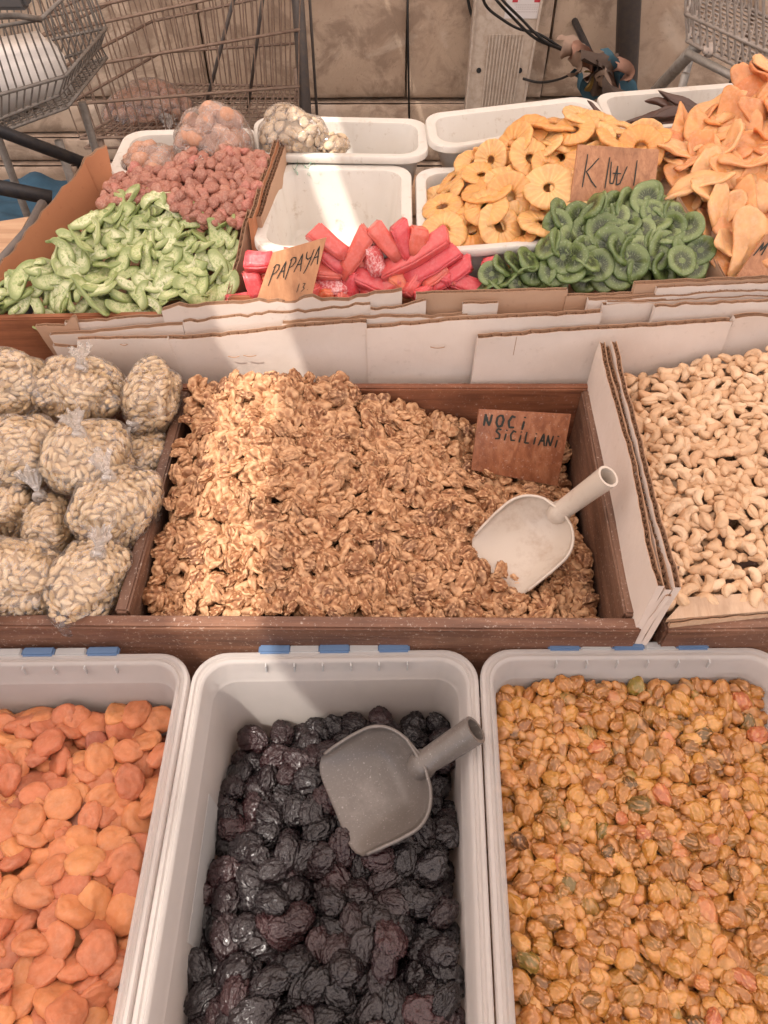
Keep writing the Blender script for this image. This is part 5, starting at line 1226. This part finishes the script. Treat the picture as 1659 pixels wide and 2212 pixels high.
Bg = [ # px, py, z, rx, ry, rz, yaw, knot dir, label, pitch
 (12, 845, .895, .066, .052, .045, 0.2, (0.0, -0.1, 1), 'bag of pine nuts with its knot at the far left edge, top row', 0.35),
 (166, 848, .892, .064, .047, .042, -0.1, (0.25, 0.35, 1), 'tied bag of pine nuts with an upright tuft, under the cardboard ends', 0.35),
 (330, 862, .880, .036, .056, .042, -0.1, (-0.25, -0.9, 0.35), 'pointed bag of pine nuts leaning on the crate corner with its knot hanging down', 0.3),
 (42, 985, .875, .056, .055, .044, 0.4, (-0.55, -0.1, 1), 'bag of pine nuts at the left edge, second row, knot to the left', 0.2),
 (186, 990, .882, .056, .055, .043, -0.25, (0.05, 0.05, 1), 'bag of pine nuts in the middle of the second row with a spread knot', 0.1),
 (308, 985, .835, .040, .045, .035, 0.0, (0, 0.6, 0.6), 'bag of pine nuts half hidden beside the crate divider', 0.0),
 (252, 1095, .868, .046, .060, .042, -0.35, (-0.15, 0.25, 1), 'tall bag of pine nuts beside the divider with a round knot', 0.1),
 (112, 1145, .835, .032, .050, .040, 0.3, (-0.1, 0.75, 0.8), 'narrow bag of pine nuts squeezed between two others, knot at its top', 0.1),
 (14, 1100, .845, .040, .035, .035, 0.3, (-0.8, 0, 0.6), 'small bag of pine nuts under the second row at the left edge', 0.0),
 (30, 1255, .855, .056, .052, .042, 0.1, (-0.2, -0.7, 0.4), 'round bag of pine nuts at the front left corner', 0.1),
 (192, 1262, .850, .042, .060, .040, -0.3, (0.25, 0.45, 1), 'bag of pine nuts at the front beside the divider with a tall white knot', 0.1),
 (52, 1150, .800, .034, .034, .030, 0.0, (0.7, 0.3, 0.3), 'shadowed bag of pine nuts low between the others', 0.0),
 (118, 1262, .790, .030, .042, .032, 0.2, (0.1, 0.9, 0.5), 'low bag of pine nuts behind the front row', 0.0)]
for k, (px, py, z, rx, ry, rz, yaw, kd, lb_, pit) in enumerate(Bg):
    bag(W(px, py, z), (rx, ry, rz), yaw, kd, lb_, pn, (0.0074, 0.0034, 0.0031), 'pine_nut', MAT['pine_nut'], 100+k, cat='bag of pine nuts', group='bags of pine nuts in the crate', pitch=pit, name='bag_of_pine_nuts', ktf=0.026 if k not in (5, 8, 11) else 0.0, sub=2)
nutg = g_nut(0.017, 0.0155, 0.014, 0.2)
bag(PY(465, 322, 1.245), (.061, .050, .062), 0.1, (-0.15, -0.9, 0.1), 'clear tied bag of whole nuts in brown shells on the left back tray', nutg, (.017, .0155, .014), 'whole_nut', MAT['shell'], 201, cat='bag of nuts', ktf=0.030, sub=3)
bag(PY(335, 366, 1.225), (.046, .034, .034), 0.1, (-1.0, -0.1, 0.1), 'slack clear bag of brown shelled nuts lying at the left in the tray', nutg, (.017, .0155, .014), 'whole_nut', MAT['shell'], 202, cat='bag of nuts', ktf=0.02, sub=3)
bg_ = g_nut(0.0095, 0.0075, 0.0034, 0.1)
bag(PY(630, 302, 1.275), (.056, .045, .048), -0.15, (1.0, -0.2, -0.2), 'fat clear bag of flat white beans on the white tray', bg_, (.0095, .0075, .0034), 'white_bean', MAT['bean'], 203, cat='bag of beans', ktf=0.0, sub=2)
bag(PY(722, 314, 1.26), (.024, .020, .016), 0, (1.0, 0, 0), 'small clear bag of white beans next to the fat one', bg_, (.0095, .0075, .0034), 'white_bean', MAT['bean'], 204, cat='bag of beans', ktf=0.0, sub=2)
# crumpled green bag between cardboard and tray
V = []; n = 22
for j in range(n+1):
    for i in range(n+1):
        x = i/n; y = j/n; V.append((x*0.035+0.006*MN.noise(Vector((x*5, y*5, 1))), 0.012*MN.noise(Vector((x*4, y*4, 9)))*2, -y*0.048*(1-0.3*x)+0.010*MN.noise(Vector((x*5, y*5, 4)))))
F = [(j*(n+1)+i, j*(n+1)+i+1, (j+1)*(n+1)+i+1, (j+1)*(n+1)+i) for j in range(n) for i in range(n)]
me = mesh('green_bag', V, F, MAT['film_green']); o = link('green_bag', me); o.location = P(632, 352, 1.0); tag(o, 'crumpled pale green plastic bag tucked behind the thick cardboard', 'plastic bag')

# ---------------------------------------------------------------- things by the wall
def wires(name, lines, r, mat, parent, c):
    b = MB()
    for l in lines: b.tube([Vector(p)-Vector(c) for p in l], r if not isinstance(l, dict) else r, 5, cap=False)
    return b.build(name, MAT[mat], parent, True)
def cart_basket(root, c, near, far, mat, nwire, rail_r=0.0046, wire_r=0.0023, grid_n=9, name='basket'):
    """near / far: lists of rails, top to bottom, each (left point, right point) in space"""
    b = MB(); c = Vector(c)
    for rails in (near, far):
        for l, r_ in rails: b.tube([Vector(l)-c, Vector(r_)-c], rail_r, 6)
    for (l, r_), (l2, r2) in zip(near, far):
        b.tube([Vector(l)-c, Vector(l2)-c], rail_r, 6); b.tube([Vector(r_)-c, Vector(r2)-c], rail_r, 6)
    def side(rails, N):
        for i in range(N+1):
            t = i/N; b.tube([Vector(l).lerp(Vector(r_), t)-c for l, r_ in rails], wire_r, 5, cap=False)
    side(near, nwire); side(far, nwire)
    for k in (0, 1):
        ends_ = [(a[k], f[k]) for a, f in zip(near, far)]
        for i in range(1, grid_n): b.tube([Vector(l).lerp(Vector(r_), i/grid_n)-c for l, r_ in ends_], wire_r, 5, cap=False)
    (l, r_), (l2, r2) = near[-1], far[-1]
    for i in range(nwire+1): b.tube([Vector(l).lerp(Vector(r_), i/nwire)-c, Vector(l2).lerp(Vector(r2), i/nwire)-c], wire_r, 5, cap=False)
    for i in range(1, grid_n+3): t = i/(grid_n+3); b.tube([Vector(l).lerp(Vector(l2), t)-c, Vector(r_).lerp(Vector(r2), t)-c], wire_r, 5, cap=False)
    return b.build(name, MAT[mat], root, True)
def wheels(root, c, pts, mat='tube_grey'):
    for p in pts:
        p = Vector(p)-Vector(c); w_ = MB(); w_.tube([p+Vector((-.012, 0, 0.05)), p+Vector((.012, 0, 0.05))], 0.05, 20).build('wheel', MAT['dark_plastic'], root)
def cart_frame(root, c, quad, zt, mat, leg=0.35):
    b = MB(); c = Vector(c); q = [Vector((p[0], p[1], 0.14)) for p in quad]; t = [Vector((p[0], p[1], zt)) for p in quad]
    b.tube([p-c for p in q], 0.012, 8, closed=True)
    for a, d in zip(q, t): b.tube([a-c, d-c], 0.011, 8); b.tube([a-c, Vector((a.x, a.y, 0.09))-c], 0.009, 8)
    b.build('frame', MAT[mat], root, True); wheels(root, c, [(p.x, p.y, 0) for p in q])
# middle cart, nested pair: rails from sight lines at the near side
YL, YR = 2.42, 2.62
def rail(x0, y0, x1, y1, ya=YL, yb=YR): return (PY(x0, y0, ya), PY(x1, y1, yb))
near = [rail(40, -40, 655, -200), rail(72, 43, 652, -85), rail(86, 78, 650, -45), rail(118, 154, 646, 64), rail(146, 226, 645, 187), rail(173, 299, 645, 286)]
off = Vector((0.13, 0.40, 0)); far = []
for l, r_ in near: far.append((l+Vector((0.20, 0.42, 0.0)), r_+Vector((-0.02, 0.38, 0.0))))
cc_ = Vector((near[-1][0].x*.5+near[-1][1].x*.5, 2.7, 0)); root = empty('shopping_cart', cc_); tag(root, 'rusty brown wire shopping cart standing empty-sided before the wall, at the left', 'shopping cart', None)
cart_basket(root, cc_, near, far, 'wire', 26)
b = MB()
p0, p1 = PY(659, 240, 2.64), PY(657, -260, 2.64)
m_ = (p0+p1)/2; b.tube([Vector((p0.x, 2.64, 0.14))-cc_, Vector((p0.x+0.005, 2.64, 1.25))-cc_], 0.019, 8); b.tube([Vector((p0.x+.035, 2.68, 0.4))-cc_, Vector((p0.x+0.035, 2.68, 1.25))-cc_], 0.005, 6)
b.tube([PY(520, -60, 2.6)-cc_+Vector((0, 0, 0)), PY(432, 275, 2.75)-cc_], 0.006, 6); b.tube([PY(575, -60, 2.6)-cc_, PY(535, 240, 2.8)-cc_], 0.006, 6)
b.build('upright_post', MAT['post'], root, True)
l0, r0 = near[-1]; cart_frame(root, cc_, [(l0.x+.05, l0.y+.03), (r0.x-.03, r0.y+.05), (r0.x-.03, r0.y+.36), (l0.x+.2, l0.y+.38)], l0.z, 'wire')
l1, r1 = rail(183, 320, 400, 318); b = MB(); b.tube([l1-cc_, r1-cc_], .004, 6); b.tube([l1-cc_, l1+Vector((.1, .25, 0))-cc_], .004, 6); b.build('lower_tray', MAT['wire'], root, True)
b0_ = rail(240, 292, 420, 288, 2.6, 2.65)
bag((b0_[0]+b0_[1])/2+Vector((0, 0.03, 0.05)), (.15, .10, .095), 0.2, (0.3, -1, 0.2), 'clear bag of reddish nuts lying in the brown shopping cart', nutg, (.017, .0155, .014), 'whole_nut', MAT['shell'], 205, cat='bag of nuts', ktf=0.05, sub=2)
# left cart
near = [rail(-260, 60, 62, -30, 1.72, 1.78), rail(-260, 68, 85, 30, 1.72, 1.78), rail(-220, 275, 135, 165, 1.72, 1.80), rail(-200, 420, 142, 318-60, 1.72, 1.80)]
near = [(PY(-230, 95, 1.75), PY(88, 42, 1.80)), (PY(-200, 260, 1.75), PY(140, 165, 1.80)), (PY(-190, 345, 1.75), PY(162, 195+40, 1.80)), (PY(-180, 392, 1.75), PY(146, 240, 1.82))]
near[2] = (PY(-190, 395, 1.75), PY(150, 285-60, 1.81)); near = [near[0], near[1], (PY(-180, 330, 1.76), PY(128, 205, 1.82)), (PY(-170, 350, 1.76), PY(145, 232, 1.83))]
far = [(l+Vector((0, 0.36, 0.0)), r_+Vector((0.02, 0.30, 0))) for l, r_ in near]
cc_ = Vector((-1.05, 1.95, 0)); root = empty('shopping_cart', cc_); tag(root, 'dark grey wire shopping cart with a white parcel inside, cut by the left edge', 'shopping cart', None)
cart_basket(root, cc_, near, far, 'wire_grey', 20, 0.004, 0.0021, 12)
b = MB(); hp = PY(20, 8, 1.72)-cc_; b.box(hp+Vector((-0.02, 0, 0.02)), (0.12, 0.04, 0.055), 0.0, bev=0.008); b.build('handle_grip', MAT['dark_plastic'], root, False)
b = MB(); b.tube([PY(-160, 40, 1.74)-cc_, PY(40, 34, 1.76)-cc_, PY(88, 42, 1.80)-cc_], 0.006, 6); b.build('handle_bar', MAT['wire_grey'], root, True)
l0, r0 = near[-1]; cart_frame(root, cc_, [(l0.x+.05, l0.y+.03), (r0.x-.06, r0.y+.04), (r0.x-.06, r0.y+.26), (l0.x+.05, l0.y+.3)], min(l0.z, r0.z), 'wire_grey')
o = MB(); a = PY(-60, 270, 1.86); b_ = PY(140, 165, 1.98); o.box(((a+b_)/2+Vector((0, .02, 0.045)))[:], ((b_-a).length*0.92, 0.16, 0.13), math.atan2(b_.y-a.y, b_.x-a.x), bev=0.02)
tag(o.build('wrapped_parcel', MAT['parcel'], smooth=True), 'white film wrapped parcel inside the dark cart', 'parcel')
# right cart
YA = 1.98
near = [(PY(1478, -120, YA+0.1), PY(1800, -60, YA-.05)), (PY(1483, 20, YA+0.1), PY(1800, 90, YA-.05)), (PY(1484, 75, YA+0.1), PY(1800, 250, YA-.1)), (PY(1490, 92, YA+0.1), PY(1800, 275, YA-.1))]
near = [(PY(1478, -120, YA+.1), PY(1830, -20, YA-.15)), (PY(1481, 30, YA+.1), PY(1830, 190, YA-.15)), (PY(1484, 88, YA+.1), PY(1830, 262, YA-.15))]
far = [(l+Vector((0.16, 0.42, 0)), r_+Vector((0.16, 0.36, 0))) for l, r_ in near]
cc_ = Vector((1.05, 2.2, 0)); root = empty('shopping_cart', cc_); tag(root, 'pale grey wire shopping cart on a sloping tube, at the top right', 'shopping cart', None)
cart_basket(root, cc_, near, far, 'wire_pale', 22, 0.005, 0.0030, 10)
b = MB(); p = PY(1505, 100, 2.08); q = PY(1420, 192, 2.40); d = (q-p); b.tube([p-cc_, (p+d*1.0)-cc_, p+d*(p.z-0.1)/(p.z-q.z)-cc_ if p.z > q.z+0.02 else q-cc_], 0.016, 10)
b.tube([near[-1][0]+Vector((0, -.02, -.02))-cc_, near[-1][1]+Vector((0, -.02, -.02))-cc_], 0.010, 8); b.build('sloping_tube', MAT['tube_grey'], root, True)
p = PY(1533, 108, 2.05); MB().box(p-cc_, (0.03, 0.03, 0.03), 0.3, bev=0.008).build('corner_cap', MAT['board_white'], root, True)
l0, r0 = near[-1]; cart_frame(root, cc_, [(l0.x+.03, l0.y+.03), (r0.x-.03, r0.y+.05), (r0.x+.1, r0.y+.3), (l0.x+.15, l0.y+.36)], min(l0.z, r0.z), 'tube_grey')
# black stand at the left: two thick bars, a blue tarp, a plank
b = MB(); b.tube([PY(-120, 232, 1.62), PY(0, 283, 1.66), PY(182, 352, 1.74)], 0.013, 10); b.tube([PY(-120, 382, 1.58), PY(0, 405, 1.60), PY(112, 428, 1.62)], 0.016, 10)
pz = PY(182, 352, 1.74); b.tube([pz, Vector((pz.x, pz.y, 0))], 0.012, 8); pz = PY(-120, 232, 1.62); b.tube([pz, Vector((pz.x, pz.y, 0))], 0.012, 8); pz = PY(112, 428, 1.62)
tag(b.build('metal_stand', MAT['black'], smooth=True), 'black tubular metal stand behind the left of the stall', 'stand')
V, F = grid(-2.1, -1.2, 2.1, 2.95, 40, 40, lambda x, y: (x, y, 0.12+0.09*MN.noise(Vector((x*4, y*4, 2)))+0.03*MN.noise(Vector((x*13, y*13, 2)))))
o = link('blue_tarp', mesh('blue_tarp', V, F, MAT['tarp'])); tag(o, 'crumpled blue tarp on the ground at the left', 'tarp')
a = P(-120, 470, 0.86); o = MB(); pa, pb = P(-140, 500, 0.86), P(62, 468, 0.86); pc_, pd = P(-140, 620, 0.86), P(10, 560, 0.86)
o.add([pa, pb, pd, pc_]+[p-Vector((0, 0, .02)) for p in (pa, pb, pd, pc_)], [(0, 3, 2, 1), (4, 5, 6, 7), (0, 1, 5, 4), (1, 2, 6, 5), (2, 3, 7, 6), (3, 0, 4, 7)])
tag(o.build('wooden_plank', MAT['plank']), 'pale wooden board beside the left cardboard box', 'plank')
b = MB(); b.tube([P(-20, 590, 0.93), P(60, 500, 0.93), P(92, 440, 0.93)], 0.008, 8); tag(b.build('metal_strip', MAT['post'], smooth=True), 'dark metal edge strip outside the left cardboard box', 'metal strip')
# beige enamel panel leaning on the wall
def panelpt(u, v, off=0.0):   # u 0..1 across, v 0..1 downwards
    tl, tr, bl, br = PY(1038, -160, 3.12), PY(1200, -160, 3.12), Vector((PY(1003, 252, 3.02))), Vector(PY(1128, 252, 3.02))
    # prolong to the ground
    k = (tl.z-0.0)/(tl.z-bl.z); bl = tl+(bl-tl)*k; br = tr+(br-tr)*k
    n = (tr-tl).cross(tl-bl).normalized(); return tl.lerp(tr, u).lerp(bl.lerp(br, u), v)+n*off
root = empty('enamel_panel', panelpt(0.5, 1)); c = panelpt(0.5, 1); tag(root, 'tall beige enamel panel with ribs and two screw holes leaning on the wall', 'panel')
b = MB()
def pbox(b, u0, u1, v0, v1, o0, o1, m=0):
    P8 = [panelpt(u, v, o)-c for o in (o0, o1) for u, v in ((u0, v0), (u1, v0), (u1, v1), (u0, v1))]
    b.add(P8, [(0, 1, 2, 3), (7, 6, 5, 4), (0, 4, 5, 1), (1, 5, 6, 2), (2, 6, 7, 3), (3, 7, 4, 0)], m)
pbox(b, 0, 1, 0, 1, 0, -0.045)
pbox(b, 0.0, 0.035, 0, 1, 0.0, 0.010); pbox(b, 0.965, 1, 0, 1, 0.0, 0.010)
b.build('panel_body', MAT['enamel'], root)
def vrow(py):   # share of the height where a sight line at column 1085 meets the panel
    best = min(range(2001), key=lambda k: abs((lambda p: CYP-FPX*(p.y*sp_-(CAM_Z-p.z)*cp)/depth_of(p))(panelpt(.5, k/2000))-py)); return best/2000
v0, v1 = vrow(62), vrow(252)
b = MB()
for k in range(11):
    u = 0.27+0.052*k; pbox(b, u, u+0.026, v0+0.02, min(0.98, v1+0.3), 0.001, 0.006)
b.build('ribs', MAT['enamel'], root)
vh = vrow(152)
for u in (0.17, 0.83):
    p = panelpt(u, vh, 0.0015)-c; n = (panelpt(u, vh, 1)-panelpt(u, vh, 0)).normalized(); MB().tube([p, p+n*0.002], 0.009, 14).build('screw_hole', MAT['hole'], root)
b = MB(); va, vb = vrow(-60), vrow(40); pbox(b, 0.47, 0.98, va, vb, 0.0012, 0.0025); lab = b.build('sticker', MAT['label_white'], root)
b = MB(); vr0, vr1 = vrow(-8), vrow(5); pbox(b, 0.56, 0.64, vr0, vr1, 0.0027, 0.0032); pbox(b, 0.88, 0.97, vr0, vr1, 0.0027, 0.0032); b.build('sticker_marks', MAT['label_red'], root)
b = MB()
for i, py in enumerate((10, 14.5, 19, 25)):
    vv = vrow(py); x = 0.60+0.02*(i % 2)
    while x < 0.94:
        ww = 0.012+0.014*((i*7+int(x*100)*3) % 5)/5; pbox(b, x, x+ww, vv, vv+0.0012, 0.0027, 0.003); x += ww+0.008
b.build('sticker_writing', MAT['label_ink'], root)
# pole
b = MB(); p0, p1 = PY(1352, 175, 3.1), PY(1362, -60, 3.1); d = (p1-p0); k = p0.z/d.z; base = p0-d*k; top = base+d*(4.0/d.z); b.tube([base, top], 0.042, 16)
tag(b.build('metal_pole', MAT['post'], smooth=True), 'dull grey metal pole standing against the wall', 'pole')
# thin dark joint cable on the wall
b = MB(); b.tube([PY(880, -60, 3.17), PY(881, 60, 3.175), PY(884, 262, 3.17)], 0.004, 6); tag(b.build('thin_cable', MAT['cable'], smooth=True), 'thin black cable running straight down the wall', 'cable')
def curve(pts, n=8):
    out = []; k = len(pts)
    for i in range(k-1):
        p0 = Vector(pts[max(0, i-1)]); p1 = Vector(pts[i]); p2 = Vector(pts[i+1]); p3 = Vector(pts[min(k-1, i+2)])
        for j in range(n):
            t = j/n; out.append(0.5*((2*p1)+(-p0+p2)*t+(2*p0-5*p1+4*p2-p3)*t*t+(-p0+3*p1-3*p2+p3)*t**3))
    out.append(Vector(pts[-1])); return out
YC = 2.75
b = MB()
for q in ([(1060, -20), (1110, 40), (1160, 85), (1222, 103+6)], [(1072, -20), (1130, 45), (1175, 88), (1224, 106+6)], [(1040, -20), (1052, 15), (1085, 42), (1120, 62), (1165, 74), (1222, 110)]):
    b.tube(curve([PY(q[0][0]-12, q[0][1]-70, WY+0.02)]+[PY(x, y, YC+0.02*i) for i, (x, y) in enumerate(q)]), 0.0046, 6)
tag(b.build('black_cables', MAT['cable'], smooth=True), 'three black cables crossing the beige panel to the knotted rags', 'cable')
b = MB(); b.tube(curve([PY(1130, 170, 3.0), PY(1165, 178, 2.95), PY(1205, 172, 2.85), PY(1238, 158, 2.78)]), 0.0045, 6)
b.tube(curve([PY(1008, -20, 3.14), PY(1015, 20, 3.14), PY(1025, 45, 3.14)]), 0.006, 6)
tag(b.build('thin_cable', MAT['cable'], smooth=True), 'slack thin cable low on the wall behind the beige panel', 'cable')
# knotted rags tied on a short peg
def strip(pts, w_, name, mat, label, seed, parent=None, c=Vector((0, 0, 0))):
    pts = curve(pts, 6); V = []; F = []
    for i, p in enumerate(pts):
        t = (pts[min(i+1, len(pts)-1)]-pts[max(0, i-1)]).normalized(); s = Vector((math.sin(seed+i*0.25), math.cos(seed+i*0.2)*0.8, 0.3)); s = (s-t*s.dot(t)).normalized(); ww = w_*(0.8+0.5*abs(MN.noise(Vector((i*.3, seed, 0)))))
        nn = t.cross(s)*0.003
        for k in range(5):
            f = (k/4-0.5); V.append(p+s*ww*f+nn*4*math.cos(f*6+seed)-c)
    for i in range(len(pts)-1):
        for k in range(4): F.append((i*5+k, i*5+k+1, i*5+5+k+1, i*5+5+k))
    n = len(V); V2_ = [v+Vector((0, 0.003, 0.001)) for v in V]; V += V2_; F += [tuple(k+n for k in f[::-1]) for f in F]
    return link(name, mesh(name, V, F, MAT[mat]), parent)
c = PY(1290, 150, YC); root = empty('knotted_rags', c); tag(root, 'bundle of knotted pink, blue and yellow rags hanging on the cables', 'rags')
for k, (q, w_, mt) in enumerate(((((1212, 95), (1235, 108), (1262, 125), (1290, 140)), .07, 'rag_tan'), (((1235, 110), (1262, 118), (1285, 128)), .06, 'rag_pink'), (((1262, 128), (1272, 150), (1275, 168)), .06, 'rag_pink'), (((1290, 128), (1312, 165), (1330, 215)), .055, 'rag_pink'),
        (((1300, 125), (1322, 140), (1342, 175), (1360, 215)), .075, 'rag_blue'), (((1246, 155), (1256, 185), (1290, 212)), .05, 'rag_blue'), (((1275, 165), (1282, 185), (1292, 200)), .07, 'rag_yellow'), (((1330, 140), (1350, 148), (1358, 160), (1345, 172)), .05, 'rag_pink'),
        (((1240, 120), (1248, 145), (1240, 160)), .05, 'rag_tan'), (((1285, 135), (1290, 160), (1285, 205)), .05, 'rag_dark'), (((1300, 150), (1306, 190), (1310, 215)), .05, 'rag_tan'), (((1255, 120), (1290, 130), (1330, 140)), .06, 'rag_dark'), (((1300, 170), (1320, 200), (1345, 214)), .05, 'rag_dark'))):
    strip([PY(x, y, YC-0.01*k*0.6+0.02*i) for i, (x, y) in enumerate(q)], w_, 'rag_strip', mt, '', k, root, c)
p = PY(1290, 150, YC); b = MB(); b.tube([p-c, Vector((p.x, WY+0.02, p.z))-c], 0.012, 8); b.build('peg', MAT['black'], root)
print('OBJECTS', len(bpy.data.objects))
